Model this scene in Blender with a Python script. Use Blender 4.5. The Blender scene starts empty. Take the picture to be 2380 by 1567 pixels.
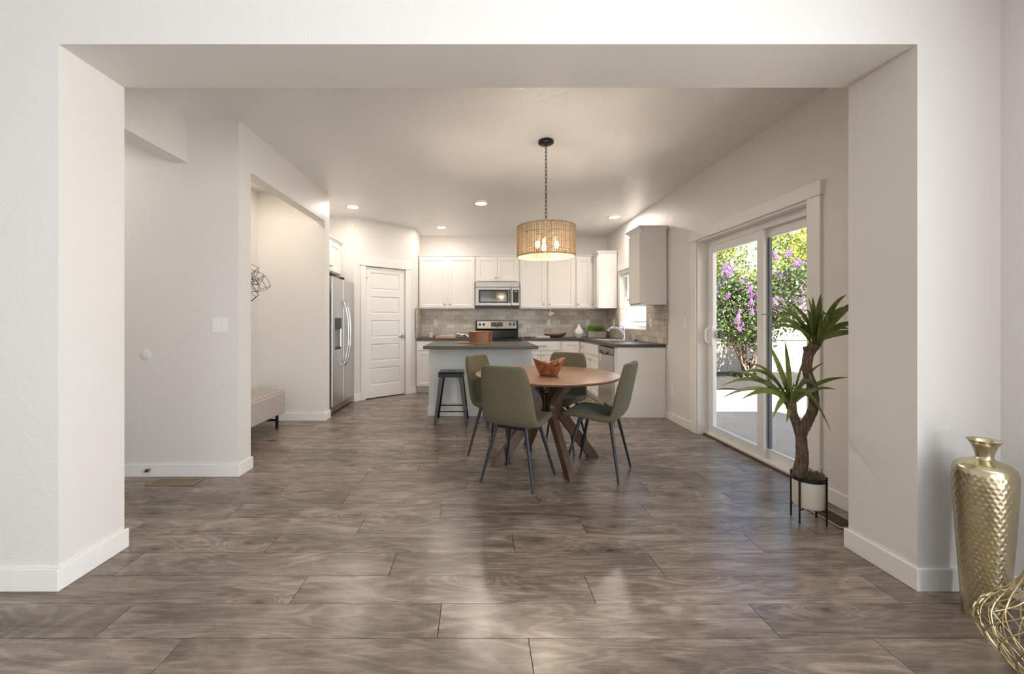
import bpy, bmesh, math, random
from math import pi, sin, cos, radians as R
from mathutils import Vector, Matrix
random.seed(7)
S = bpy.context.scene
COL = S.collection

# ------------------------------------------------------------------ camera
cd = bpy.data.cameras.new('camera'); cam = bpy.data.objects.new('camera', cd); COL.objects.link(cam)
cam.location = (0, 0, 1.2); cam.rotation_euler = (R(90), 0, 0)
cd.sensor_fit = 'HORIZONTAL'; cd.sensor_width = 36.0; cd.lens = 36.0 * 955 / 2380
cd.shift_x = 77 / 2380; cd.shift_y = -36.5 / 2380
cd.clip_start = 0.05; cd.clip_end = 200
S.camera = cam
# ------------------------------------------------------------------ world, sun, daylight, exposure
W = bpy.data.worlds.new('sky'); S.world = W; W.use_nodes = True
nt = W.node_tree; bg = nt.nodes['Background']
sky = nt.nodes.new('ShaderNodeTexSky'); sky.sky_type = 'NISHITA'; sky.sun_disc = False
sky.sun_elevation = R(50); sky.sun_rotation = R(170); sky.air_density = 1.0; sky.dust_density = 0.4; sky.altitude = 600
nt.links.new(sky.outputs[0], bg.inputs[0]); bg.inputs[1].default_value = 0.15
SUN = Vector((0.11, -0.61, 0.78)).normalized()
sl = bpy.data.lights.new('sun', 'SUN'); sl.energy = 18.0; sl.angle = R(0.6); sl.color = (1.0, 0.95, 0.86)
so = bpy.data.objects.new('sun', sl); COL.objects.link(so); so.rotation_euler = (-SUN).to_track_quat('-Z', 'Y').to_euler()
XWL = 2.28
def area(name, loc, direction, sx, sy, power, color=(1, 1, 1), spread=None):
    l = bpy.data.lights.new(name, 'AREA'); l.shape = 'RECTANGLE'; l.size = sx; l.size_y = sy; l.energy = power; l.color = color
    if spread: l.spread = spread
    o = bpy.data.objects.new(name, l); COL.objects.link(o); o.location = loc
    o.rotation_euler = Vector(direction).to_track_quat('-Z', 'Z').to_euler(); return o
# rear and side area lights added in place of unmodelled living-room windows
area('rear_fill_light', (-2.3, -8.95, 1.45), (0, 1, 0), 2.6, 2.1, 26, (0.93, 0.967, 1.0))
area('rear_fill_light_b', (0.7, -8.95, 1.45), (0, 1, 0), 2.6, 2.1, 26, (0.93, 0.967, 1.0))
area('side_fill_light', (XWL, -0.9, 1.50), (-1, 0, 0), 3.0, 2.1, 82, (0.93, 0.967, 1.0))  # added side fill, standing in for a window that is not modelled
area('nook_ceiling_light', (-2.30, 4.25, 2.74), (0, 0, -1), 0.14, 0.14, 2.6, (1.0, 0.84, 0.66))
area('hall_fill_light', (-3.35, 2.65, 2.70), (0, 0, -1), 0.35, 0.35, 2.2, (1.0, 0.93, 0.84))  # unseen light added to brighten the walls from the hall side
S.view_settings.view_transform = 'Standard'; S.view_settings.look = 'None'
S.view_settings.gamma = 1.0; S.view_settings.use_curve_mapping = False
S.view_settings.exposure = 1.45
try:
    S.cycles.use_denoising = True; S.cycles.max_bounces = 9; S.cycles.diffuse_bounces = 5; S.cycles.use_adaptive_sampling = True; S.cycles.adaptive_threshold = 0.02; S.cycles.transparent_max_bounces = 16
    S.cycles.caustics_reflective = False; S.cycles.caustics_refractive = False; S.cycles.sample_clamp_indirect = 12
except Exception: pass

# ------------------------------------------------------------------ materials
def lin(r, g, b):
    f = lambda c: (c / 255 / 12.92) if c / 255 <= 0.04045 else ((c / 255 + 0.055) / 1.055) ** 2.4
    return (f(r), f(g), f(b), 1)
class NT:
    def __init__(s, name):
        s.m = bpy.data.materials.new(name); s.m.use_nodes = True; s.t = s.m.node_tree; s.n = s.t.nodes
        s.b = s.n['Principled BSDF']; s.out = s.n['Material Output']
    def node(s, typ, **kw):
        n = s.n.new(typ)
        for k, v in kw.items():
            if k.startswith('i_'):
                key = k[2:]; key = int(key) if key.isdigit() else key.replace('_', ' ')
                n.inputs[key].default_value = v
            else: setattr(n, k, v)
        return n
    def link(s, a, b): s.t.links.new(a, b)
    def coords(s, scale=(1, 1, 1), rand=True, kind='Object'):
        tc = s.node('ShaderNodeTexCoord'); mp = s.node('ShaderNodeMapping'); mp.inputs['Scale'].default_value = scale
        s.link(tc.outputs[kind], mp.inputs['Vector'])
        if rand:
            oi = s.node('ShaderNodeObjectInfo'); ml = s.node('ShaderNodeMath', operation='MULTIPLY'); ml.inputs[1].default_value = 57.3
            s.link(oi.outputs['Random'], ml.inputs[0]); cb = s.node('ShaderNodeCombineXYZ')
            for i in range(3): s.link(ml.outputs[0], cb.inputs[i])
            s.link(cb.outputs[0], mp.inputs['Location'])
        return mp.outputs[0]
    def noise(s, vec, scale, detail=4, rough=0.55, dist=0.0):
        n = s.node('ShaderNodeTexNoise'); n.inputs['Scale'].default_value = scale; n.inputs['Detail'].default_value = detail
        n.inputs['Roughness'].default_value = rough; n.inputs['Distortion'].default_value = dist
        s.link(vec, n.inputs['Vector']); return n.outputs['Fac']
    def ramp(s, fac, stops):
        r = s.node('ShaderNodeValToRGB'); e = r.color_ramp.elements
        while len(e) < len(stops): e.new(0.5)
        for el, (p, c) in zip(e, stops): el.position = p; el.color = c
        s.link(fac, r.inputs[0]); return r.outputs[0]
    def mix(s, fac, a, b, blend='MIX'):
        m = s.node('ShaderNodeMix', data_type='RGBA', blend_type=blend)
        for sock, v in ((m.inputs[0], fac), (m.inputs[6], a), (m.inputs[7], b)):
            if hasattr(v, 'links'): s.link(v, sock)
            else: sock.default_value = v
        return m.outputs[2]
    def bump(s, h, strength=0.2, dist=0.01):
        b = s.node('ShaderNodeBump'); b.inputs['Strength'].default_value = strength; b.inputs['Distance'].default_value = dist
        s.link(h, b.inputs['Height']); s.link(b.outputs[0], s.b.inputs['Normal'])
    def rand_value(s, lo, hi):
        oi = s.node('ShaderNodeObjectInfo'); mr = s.node('ShaderNodeMapRange'); mr.inputs['To Min'].default_value = lo; mr.inputs['To Max'].default_value = hi
        s.link(oi.outputs['Random'], mr.inputs[0]); return mr.outputs[0]
def plain(name, rgb, rough=0.5, metal=0.0, var=0.04, nscale=8.0, bump=0.0, bscale=60.0, coat=0.0, spec=0.5):
    k = NT(name); c = lin(*rgb); v = k.coords(rand=False)
    f = k.noise(v, nscale, 3)
    lo = tuple(x * (1 - var) for x in c[:3]) + (1,); hi = tuple(min(1, x * (1 + var)) for x in c[:3]) + (1,)
    k.link(k.ramp(f, [(0.3, lo), (0.7, hi)]), k.b.inputs['Base Color'])
    k.b.inputs['Roughness'].default_value = rough; k.b.inputs['Metallic'].default_value = metal
    k.b.inputs['Coat Weight'].default_value = coat; k.b.inputs['Specular IOR Level'].default_value = spec
    if bump: k.bump(k.noise(v, bscale, 4), bump, 0.004)
    return k.m
def paint(name, rgb, rough, bstr, spec=0.5, bdist=0.012):
    k = NT(name); c = lin(*rgb); v = k.coords(rand=False)
    k.b.inputs['Base Color'].default_value = c; k.b.inputs['Roughness'].default_value = rough; k.b.inputs['Specular IOR Level'].default_value = spec
    f = k.noise(v, 9, 5, 0.6, 1.2); g = k.noise(v, 120, 2)
    r = k.ramp(f, [(0.52, (0, 0, 0, 1)), (0.60, (1, 1, 1, 1))])
    m = k.mix(0.25, r, g); k.bump(m, bstr, bdist); return k.m
def wood(name, dark, light, axis=0, scale=6.0, rough=0.4, stretch=9.0, contrast=(0.3, 0.7), coat=0.0, bump=0.03):
    k = NT(name); sc = [stretch] * 3; sc[axis] = 1.0; v = k.coords(tuple(sc))
    f = k.noise(v, scale, 7, 0.62, 0.8); col = k.ramp(f, [(contrast[0], lin(*dark)), (contrast[1], lin(*light))])
    k.link(col, k.b.inputs['Base Color']); k.b.inputs['Roughness'].default_value = rough; k.b.inputs['Coat Weight'].default_value = coat
    k.bump(f, bump, 0.003); return k.m
def emit(name, rgb, strength):
    k = NT(name); c = lin(*rgb); k.b.inputs['Base Color'].default_value = c
    k.b.inputs['Emission Color'].default_value = c; k.b.inputs['Emission Strength'].default_value = strength; return k.m
def glass_mat(name, tint=(1, 1, 1, 1), refl=0.10):
    k = NT(name); tr = k.node('ShaderNodeBsdfTransparent'); tr.inputs[0].default_value = tint
    gl = k.node('ShaderNodeBsdfGlossy'); gl.inputs['Roughness'].default_value = 0.02
    lw = k.node('ShaderNodeLayerWeight'); pw_ = k.node('ShaderNodeMath', operation='POWER'); pw_.inputs[1].default_value = 4.0; k.link(lw.outputs['Facing'], pw_.inputs[0])
    ma = k.node('ShaderNodeMath', operation='MULTIPLY_ADD'); ma.inputs[1].default_value = 0.5; ma.inputs[2].default_value = 0.02; k.link(pw_.outputs[0], ma.inputs[0])
    mx = k.node('ShaderNodeMixShader'); k.link(ma.outputs[0], mx.inputs[0]); k.link(tr.outputs[0], mx.inputs[1]); k.link(gl.outputs[0], mx.inputs[2])
    k.link(mx.outputs[0], k.out.inputs['Surface']); return k.m
def brushed(name, rgb, rough=0.28, axis=0):
    k = NT(name); sc = [90.0] * 3; sc[axis] = 1.5; v = k.coords(tuple(sc), rand=False)
    f = k.noise(v, 4, 3); c = lin(*rgb)
    k.link(k.ramp(f, [(0.3, tuple(x * 0.9 for x in c[:3]) + (1,)), (0.7, c)]), k.b.inputs['Base Color'])
    k.b.inputs['Metallic'].default_value = 1.0; k.b.inputs['Roughness'].default_value = rough; k.bump(f, 0.04, 0.001); return k.m
def leafy(name, dark, light, nscale=2.0, trans=0.35, rough=0.5, rand=False):
    k = NT(name); v = k.coords(rand=rand); f = k.noise(v, nscale, 6, 0.7)
    col = k.ramp(f, [(0.3, lin(*dark)), (0.7, lin(*light))]); k.link(col, k.b.inputs['Base Color']); k.b.inputs['Roughness'].default_value = rough
    tl = k.node('ShaderNodeBsdfTranslucent'); k.link(col, tl.inputs[0]); mx = k.node('ShaderNodeMixShader'); mx.inputs[0].default_value = trans
    k.link(k.b.outputs[0], mx.inputs[1]); k.link(tl.outputs[0], mx.inputs[2]); k.link(mx.outputs[0], k.out.inputs['Surface']); return k.m
def floor_mat(name):
    k = NT(name); v4 = k.coords((0.8, 2.8, 1.0)); v2 = k.coords((1.0, 9.0, 1.0)); v3 = k.coords((2.6, 120.0, 1.0)); v5 = k.coords((0.7, 4.2, 1.0)); v6 = k.coords((9.0, 9.0, 1.0))
    cloud = k.noise(v4, 1.5, 5, 0.62, 1.8); grain = k.noise(v2, 2.4, 7, 0.66, 1.2); fine = k.noise(v3, 3.0, 3, 0.6, 0.2); rub = k.noise(v6, 3.5, 4, 0.7, 0.5)
    # knots: sparse cells, the figure lines bend round them
    vo = k.node('ShaderNodeTexVoronoi'); vo.voronoi_dimensions = '2D'; vo.inputs['Scale'].default_value = 1.15; k.link(k.coords((1.0, 2.0, 1.0)), vo.inputs['Vector'])
    inv = k.node('ShaderNodeMath', operation='DIVIDE'); inv.inputs[0].default_value = 0.055; ad = k.node('ShaderNodeMath', operation='ADD'); ad.inputs[1].default_value = 0.05
    k.link(vo.outputs['Distance'], ad.inputs[0]); k.link(ad.outputs[0], inv.inputs[1])
    sm_ = k.node('ShaderNodeMath', operation='ADD'); k.link(k.noise(v5, 1.0, 3, 0.5, 0.6), sm_.inputs[0]); k.link(inv.outputs[0], sm_.inputs[1])
    mm = k.node('ShaderNodeMath', operation='MULTIPLY'); mm.inputs[1].default_value = 85.0; k.link(sm_.outputs[0], mm.inputs[0])
    wv = k.node('ShaderNodeMath', operation='SINE'); k.link(mm.outputs[0], wv.inputs[0])
    a = k.ramp(cloud, [(0.30, lin(80, 68, 60)), (0.48, lin(126, 111, 99)), (0.66, lin(168, 152, 137))])
    b = k.ramp(grain, [(0.30, lin(84, 71, 62)), (0.70, lin(168, 153, 138))])
    c = k.mix(0.42, a, b)
    c = k.mix(0.7, c, k.ramp(wv.outputs[0], [(0.0, (0.36, 0.35, 0.34, 1)), (0.7, (0.55, 0.55, 0.55, 1))]), 'OVERLAY')
    c = k.mix(0.26, c, k.ramp(fine, [(0.3, (0.36, 0.35, 0.34, 1)), (0.7, (0.60, 0.60, 0.60, 1))]), 'OVERLAY')
    c = k.mix(0.35, c, k.ramp(rub, [(0.35, (0.38, 0.37, 0.37, 1)), (0.65, (0.58, 0.58, 0.58, 1))]), 'OVERLAY')
    c = k.mix(1.0, c, k.ramp(vo.outputs['Distance'], [(0.008, (0.30, 0.26, 0.24, 1)), (0.035, (0.66, 0.63, 0.61, 1)), (0.12, (1, 1, 1, 1))]), 'MULTIPLY')
    hv = k.node('ShaderNodeHueSaturation'); hv.inputs['Saturation'].default_value = 0.95; k.link(c, hv.inputs['Color']); k.link(k.rand_value(0.88, 1.16), hv.inputs['Value'])
    k.link(hv.outputs[0], k.b.inputs['Base Color'])
    rr = k.node('ShaderNodeMapRange'); rr.inputs['To Min'].default_value = 0.19; rr.inputs['To Max'].default_value = 0.33
    k.link(fine, rr.inputs[0]); k.link(rr.outputs[0], k.b.inputs['Roughness']); k.b.inputs['Specular IOR Level'].default_value = 0.5
    k.bump(fine, 0.08, 0.002); return k.m
def granite(name):
    k = NT(name); v = k.coords(rand=False); f = k.noise(v, 160, 3, 0.7); g = k.noise(v, 60, 2)
    c = k.ramp(f, [(0.36, lin(28, 27, 28)), (0.5, lin(64, 61, 58)), (0.62, lin(96, 92, 87)), (0.7, lin(178, 172, 164))])
    k.link(k.mix(0.3, c, k.ramp(g, [(0.3, lin(42, 40, 39)), (0.7, lin(100, 95, 89))])), k.b.inputs['Base Color'])
    k.b.inputs['Roughness'].default_value = 0.38; return k.m
def tile_mat(name):
    k = NT(name); v = k.coords((1, 1, 6)); f = k.noise(v, 14, 4, 0.6)
    c = k.ramp(f, [(0.3, lin(200, 188, 172)), (0.7, lin(224, 214, 200))])
    hv = k.node('ShaderNodeHueSaturation'); k.link(c, hv.inputs['Color']); k.link(k.rand_value(0.74, 1.12), hv.inputs['Value'])
    k.link(hv.outputs[0], k.b.inputs['Base Color']); k.b.inputs['Roughness'].default_value = 0.28; return k.m
def fabric(name, rgb, rgb2):
    k = NT(name); v = k.coords(rand=False); f = k.noise(v, 300, 2, 0.6); g = k.noise(v, 3, 2)
    c = k.ramp(f, [(0.35, lin(*rgb)), (0.65, lin(*rgb2))]); k.link(c, k.b.inputs['Base Color'])
    k.b.inputs['Roughness'].default_value = 0.95; k.b.inputs['Sheen Weight'].default_value = 0.12; k.b.inputs['Specular IOR Level'].default_value = 0.15
    k.bump(f, 0.35, 0.002); return k.m
def tabletop_mat(name):
    k = NT(name); tc = k.node('ShaderNodeTexCoord'); sp = k.node('ShaderNodeSeparateXYZ'); k.link(tc.outputs['Object'], sp.inputs[0])
    at = k.node('ShaderNodeMath', operation='ARCTAN2'); k.link(sp.outputs[1], at.inputs[0]); k.link(sp.outputs[0], at.inputs[1])
    ln = k.node('ShaderNodeVectorMath', operation='LENGTH'); k.link(tc.outputs['Object'], ln.inputs[0])
    seg = k.node('ShaderNodeMath', operation='MULTIPLY'); seg.inputs[1].default_value = 12 / (2 * pi); k.link(at.outputs[0], seg.inputs[0])
    fl = k.node('ShaderNodeMath', operation='FLOOR'); k.link(seg.outputs[0], fl.inputs[0])
    cb = k.node('ShaderNodeCombineXYZ'); a20 = k.node('ShaderNodeMath', operation='MULTIPLY'); a20.inputs[1].default_value = 16; k.link(at.outputs[0], a20.inputs[0])
    k.link(a20.outputs[0], cb.inputs[0]); k.link(ln.outputs['Value'], cb.inputs[1])
    f = k.noise(cb.outputs[0], 3.0, 5, 0.6, 0.4)
    wn = k.node('ShaderNodeTexWhiteNoise', noise_dimensions='1D'); k.link(fl.outputs[0], wn.inputs['W'])
    c = k.ramp(f, [(0.3, lin(138, 99, 74)), (0.7, lin(180, 138, 108))])
    hv = k.node('ShaderNodeHueSaturation'); k.link(c, hv.inputs['Color']); mr = k.node('ShaderNodeMapRange'); mr.inputs['To Min'].default_value = 0.88; mr.inputs['To Max'].default_value = 1.1
    k.link(wn.outputs['Value'], mr.inputs[0]); k.link(mr.outputs[0], hv.inputs['Value']); k.link(hv.outputs[0], k.b.inputs['Base Color'])
    k.b.inputs['Roughness'].default_value = 0.3; k.bump(f, 0.02, 0.002); return k.m
def rug_mat(name):
    k = NT(name); v = k.coords((9, 9, 1), rand=False); f = k.noise(v, 1.6, 3, 0.5, 1.5); g = k.noise(v, 30, 2)
    c = k.ramp(f, [(0.44, lin(84, 92, 52)), (0.5, lin(214, 200, 168)), (0.58, lin(196, 170, 130)), (0.62, lin(92, 98, 60))])
    k.link(c, k.b.inputs['Base Color']); k.b.inputs['Roughness'].default_value = 0.95; k.bump(g, 0.3, 0.004); return k.m
def shade_mat(name):
    k = NT(name); v = k.coords((1, 1, 1), rand=False); f = k.noise(v, 60, 3)
    c = k.ramp(f, [(0.3, lin(150, 128, 100)), (0.7, lin(218, 200, 172))]); k.link(c, k.b.inputs['Base Color']); k.b.inputs['Roughness'].default_value = 0.8
    tl = k.node('ShaderNodeBsdfTranslucent'); k.link(c, tl.inputs[0]); mx = k.node('ShaderNodeMixShader'); mx.inputs[0].default_value = 0.42
    k.link(k.b.outputs[0], mx.inputs[1]); k.link(tl.outputs[0], mx.inputs[2]); k.link(mx.outputs[0], k.out.inputs['Surface']); return k.m
def bark_mat(name):
    k = NT(name); v = k.coords((16, 16, 3), rand=False); f = k.noise(v, 6, 6, 0.7, 0.6)
    k.link(k.ramp(f, [(0.3, lin(62, 46, 38)), (0.55, lin(112, 88, 74)), (0.72, lin(176, 156, 138))]), k.b.inputs['Base Color'])
    k.b.inputs['Roughness'].default_value = 0.9; k.bump(f, 0.9, 0.012); return k.m
def stave_mat(name):
    k = NT(name); tc = k.node('ShaderNodeTexCoord'); sp = k.node('ShaderNodeSeparateXYZ'); k.link(tc.outputs['Object'], sp.inputs[0])
    f = k.noise(k.coords((8, 8, 1)), 7, 5)
    k.link(k.ramp(f, [(0.3, lin(118, 74, 46)), (0.7, lin(178, 122, 84))]), k.b.inputs['Base Color'])
    hv = k.node('ShaderNodeHueSaturation'); k.link(k.ramp(f, [(0.3, lin(118, 74, 46)), (0.7, lin(178, 122, 84))]), hv.inputs['Color']); k.link(k.rand_value(0.55, 1.2), hv.inputs['Value'])
    k.link(hv.outputs[0], k.b.inputs['Base Color']); k.b.inputs['Roughness'].default_value = 0.4; return k.m

M = {}
M['wall'] = paint('wall_paint', (230, 227, 223), 0.45, 0.10)
M['ceil'] = paint('ceiling_paint', (240, 240, 240), 0.28, 0.22, bdist=0.016)
M['trim'] = plain('trim_white', (240, 238, 235), 0.35, var=0.01)
M['cab'] = plain('cabinet_white', (238, 234, 230), 0.38, var=0.01)
M['island'] = paint('island_paint', (228, 230, 228), 0.5, 0.06)
M['floor'] = floor_mat('floor_planks')
M['gap'] = plain('floor_gap', (38, 32, 29), 0.8)
M['granite'] = granite('dark_laminate_counter')
M['tile'] = tile_mat('backsplash_tile')
M['grout'] = plain('grout', (150, 142, 132), 0.9, var=0.05, bump=0.1)
M['steel'] = brushed('stainless_steel', (168, 164, 158), 0.36, 0)
M['steelv'] = brushed('stainless_steel_doors', (204, 204, 204), 0.30, 2)
M['chrome'] = plain('chrome', (220, 220, 222), 0.12, 1.0, var=0.01)
M['nickel'] = plain('satin_nickel', (176, 170, 162), 0.3, 1.0, var=0.02)
M['black'] = plain('black_enamel', (18, 18, 20), 0.22, var=0.05)
M['blackglass'] = plain('dark_glass', (16, 16, 17), 0.16, var=0.02, spec=0.3)
M['mwglass'] = plain('microwave_window_glass', (70, 72, 70), 0.08, var=0.02, spec=0.9)
M['darkplast'] = plain('dark_plastic', (44, 44, 46), 0.4)
M['blackmetal'] = plain('black_painted_metal', (30, 30, 33), 0.35, 0.3, var=0.1)
M['gunmetal'] = plain('gunmetal_stool', (22, 22, 24), 0.25, 0.3, var=0.12)
M['leg'] = plain('dark_blue_black_leg', (34, 37, 46), 0.45, 0.0, var=0.05)
M['fabric'] = fabric('olive_bouclé'.replace('é', 'e'), (80, 77, 58), (114, 108, 86))
M['walnut'] = wood('walnut_leg', (62, 43, 35), (102, 75, 61), 2, 7, 0.38)
M['ttop'] = tabletop_mat('walnut_top')
M['bowlwood'] = wood('olive_wood', (78, 40, 26), (176, 108, 72), 0, 11, 0.3, 5, (0.38, 0.6))
M['boatwood'] = wood('brown_wood', (86, 66, 36), (146, 116, 72), 0, 9, 0.5, 5)
M['lightwood'] = wood('pale_wood', (196, 150, 120), (226, 190, 162), 0, 9, 0.5, 5)
M['board'] = wood('cutting_board_wood', (150, 98, 52), (206, 152, 96), 0, 9, 0.4, 6)
M['stave'] = stave_mat('canister_staves')
M['white'] = plain('white_ceramic', (240, 239, 236), 0.3, var=0.01)
M['plastic'] = plain('white_plastic', (240, 239, 236), 0.4, var=0.01)
M['vinyl'] = plain('white_vinyl', (236, 236, 234), 0.35, var=0.01)
M['glass'] = glass_mat('window_glass')
M['shade'] = shade_mat('woven_rope')
M['bulb'] = emit('warm_bulb', (255, 226, 184), 26)
M['can'] = emit('downlight_lens', (255, 240, 220), 14)
M['pot'] = plain('cream_pot', (226, 219, 206), 0.5, var=0.02)
M['moss'] = plain('dry_moss', (126, 110, 80), 0.95, var=0.35, nscale=60)
M['bark'] = bark_mat('dracaena_bark')
M['strap'] = leafy('strap_leaf', (56, 72, 40), (138, 150, 76), 6, 0.25, 0.3, True)
M['gold'] = plain('hammered_gold', (208, 198, 168), 0.24, 1.0, var=0.10, nscale=14)
M['goldwire'] = plain('gold_wire', (198, 182, 142), 0.28, 1.0, var=0.05)
M['bench'] = plain('grey_chenille', (186, 176, 170), 0.9, var=0.16, nscale=45, bump=0.4, bscale=160)
M['vent'] = plain('brown_vent', (96, 76, 56), 0.5, 0.2)
M['ventlight'] = plain('tan_vent', (148, 132, 112), 0.5, 0.2)
M['void'] = plain('dark_void', (14, 12, 11), 0.9)
M['paper'] = plain('paper_white', (236, 232, 226), 0.8, var=0.03)
M['greycover'] = plain('book_grey', (128, 122, 112), 0.6)
M['cloth'] = plain('linen_cloth', (232, 224, 218), 0.95, var=0.08, nscale=40, bump=0.3)
M['grass'] = leafy('potted_grass', (82, 140, 40), (158, 206, 90), 20, 0.3)
M['stonebox'] = plain('grey_stone_planter', (184, 172, 162), 0.85, var=0.12, nscale=30, bump=0.2)
M['concrete'] = plain('patio_concrete', (164, 152, 136), 0.85, var=0.07, nscale=3, bump=0.1)
M['mulch'] = plain('mulch', (20, 16, 14), 0.95, var=0.4, nscale=25, bump=0.8, bscale=40)
M['fence'] = plain('tan_vinyl_fence', (160, 150, 138), 0.5, var=0.02)
M['lilacleaf'] = leafy('lilac_leaf', (30, 46, 18), (76, 98, 44), 4, 0.35)
M['treeleaf'] = leafy('yellow_green_leaf', (96, 108, 30), (168, 172, 66), 3, 0.45)
M['treeleaf2'] = leafy('olive_green_leaf', (86, 100, 38), (142, 150, 68), 3, 0.4)
M['lilac'] = leafy('lilac_flower', (86, 44, 98), (142, 94, 152), 14, 0.3, 0.6, True)
M['twig'] = plain('grey_twig', (92, 78, 66), 0.9, var=0.2, bump=0.3)
M['lawn'] = plain('lawn', (96, 118, 56), 0.95, var=0.25, nscale=20)
M['stucco'] = plain('shade_block_finish', (206, 200, 190), 0.9, var=0.03)
M['sticker'] = plain('white_sticker', (232, 232, 228), 0.6, var=0.02)
M['display'] = plain('display_grey', (74, 72, 66), 0.2)
M['mark'] = plain('panel_marks', (150, 146, 136), 0.5)
M['strip'] = plain('grey_weather_strip', (104, 108, 116), 0.6)
M['rug'] = rug_mat('green_cream_rug')

# ------------------------------------------------------------------ mesh helpers
class MB:
    def __init__(s): s.v = []; s.f = []
    def add(s, vs, fs):
        o = len(s.v); s.v += [tuple(p) for p in vs]; s.f += [tuple(i + o for i in q) for q in fs]; return s
    def box(s, x0, x1, y0, y1, z0, z1):
        vs = [(x, y, z) for z in (z0, z1) for y in (y0, y1) for x in (x0, x1)]
        return s.add(vs, [(0, 2, 3, 1), (4, 5, 7, 6), (0, 1, 5, 4), (2, 6, 7, 3), (0, 4, 6, 2), (1, 3, 7, 5)])
    def tube(s, path, r, n=8, closed=False, cap=True):
        P = [Vector(p) for p in path]; m = len(P)
        rr = r if isinstance(r, (list, tuple)) else [r] * m
        T = []
        for i in range(m):
            a = P[(i - 1) % m] if (closed or i > 0) else P[i]; b = P[(i + 1) % m] if (closed or i < m - 1) else P[i]
            T.append((b - a).normalized())
        up = Vector((0, 0, 1)) if abs(T[0].z) < 0.9 else Vector((1, 0, 0))
        u = (up - T[0] * up.dot(T[0])).normalized(); vs = []
        for i in range(m):
            u = (u - T[i] * u.dot(T[i]))
            u = u.normalized() if u.length > 1e-6 else T[i].orthogonal().normalized()
            w = T[i].cross(u)
            for k in range(n):
                a = 2 * pi * k / n; vs.append(P[i] + (u * cos(a) + w * sin(a)) * rr[i])
        fs = []
        for i in range(m if closed else m - 1):
            j = (i + 1) % m
            for k in range(n): fs.append((i * n + k, i * n + (k + 1) % n, j * n + (k + 1) % n, j * n + k))
        if cap and not closed: fs += [tuple(range(n - 1, -1, -1)), tuple((m - 1) * n + k for k in range(n))]
        return s.add(vs, fs)
    def cyl(s, p0, p1, r0, r1=None, n=12): return s.tube([p0, p1], [r0, r0 if r1 is None else r1], n)
    def lathe(s, prof, n=32, c=(0, 0, 0), sx=1.0, sy=1.0, closed=False, disp=None):
        vs = []; fs = []; m = len(prof)
        for i, (r, z) in enumerate(prof):
            for k in range(n):
                a = 2 * pi * k / n; q = r + (disp(a, i, r, z) if disp else 0)
                vs.append((c[0] + q * cos(a) * sx, c[1] + q * sin(a) * sy, c[2] + z))
        for i in range(m - 1 + (1 if closed else 0)):
            j = (i + 1) % m
            for k in range(n): fs.append((i * n + k, i * n + (k + 1) % n, j * n + (k + 1) % n, j * n + k))
        if not closed:
            if prof[0][0] > 1e-5: fs.append(tuple(range(n - 1, -1, -1)))
            if prof[-1][0] > 1e-5: fs.append(tuple((m - 1) * n + k for k in range(n)))
        return s.add(vs, fs)
    def prism(s, poly, y0, y1, mapf=lambda u, v, w: (u, w, v)):
        n = len(poly); vs = [mapf(u, v, y0) for u, v in poly] + [mapf(u, v, y1) for u, v in poly]
        return s.add(vs, [tuple(range(n)), tuple(range(2 * n - 1, n - 1, -1))] + [(i, i + n, (i + 1) % n + n, (i + 1) % n) for i in range(n)])
    def gridslab(s, us, vs_, inside, w0, w1, mapf):
        nu, nv = len(us), len(vs_); idx = {}; V = []; F = []
        def vid(i, j, k):
            if (i, j, k) not in idx: idx[(i, j, k)] = len(V); V.append(mapf(us[i], vs_[j], (w0, w1)[k]))
            return idx[(i, j, k)]
        ins = lambda i, j: 0 <= i < nu - 1 and 0 <= j < nv - 1 and inside((us[i] + us[i + 1]) / 2, (vs_[j] + vs_[j + 1]) / 2)
        for i in range(nu - 1):
            for j in range(nv - 1):
                if not ins(i, j): continue
                F.append((vid(i, j, 0), vid(i, j + 1, 0), vid(i + 1, j + 1, 0), vid(i + 1, j, 0)))
                F.append((vid(i, j, 1), vid(i + 1, j, 1), vid(i + 1, j + 1, 1), vid(i, j + 1, 1)))
                for (di, dj, a, b) in ((-1, 0, (i, j), (i, j + 1)), (1, 0, (i + 1, j + 1), (i + 1, j)), (0, -1, (i + 1, j), (i, j)), (0, 1, (i, j + 1), (i + 1, j + 1))):
                    if not ins(i + di, j + dj): F.append((vid(*a, 0), vid(*a, 1), vid(*b, 1), vid(*b, 0)))
        return s.add(V, F)
    def mesh(s, name, mat, smooth=False, ang=40):
        me = bpy.data.meshes.new(name); me.from_pydata(s.v, [], s.f); me.validate()
        bm = bmesh.new(); bm.from_mesh(me); bmesh.ops.recalc_face_normals(bm, faces=bm.faces); bm.to_mesh(me); bm.free()
        if mat: me.materials.append(M[mat] if isinstance(mat, str) else mat)
        if smooth:
            me.polygons.foreach_set('use_smooth', [True] * len(me.polygons)); me.set_sharp_from_angle(angle=R(ang))
        return me
    def build(s, name, mat, parent=None, smooth=False, bevel=0.0, ang=40, loc=(0, 0, 0), rot=0.0, seg=2, kind=None):
        return link(name, s.mesh(name, mat, smooth, ang), parent, loc, rot, bevel, seg, kind)
def link(name, me, parent=None, loc=(0, 0, 0), rot=0.0, bevel=0.0, seg=2, kind=None):
    o = bpy.data.objects.new(name, me); COL.objects.link(o); o.location = loc; o.rotation_euler = (0, 0, rot)
    if parent: o.parent = parent
    if bevel:
        b = o.modifiers.new('bevel', 'BEVEL'); b.width = bevel; b.segments = seg; b.limit_method = 'ANGLE'; b.angle_limit = R(35); b.harden_normals = False
    if kind: o['kind'] = kind
    return o
def tag(o, label, cat, group=None):
    o['label'] = label; o['category'] = cat
    if group: o['group'] = group
    return o
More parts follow.
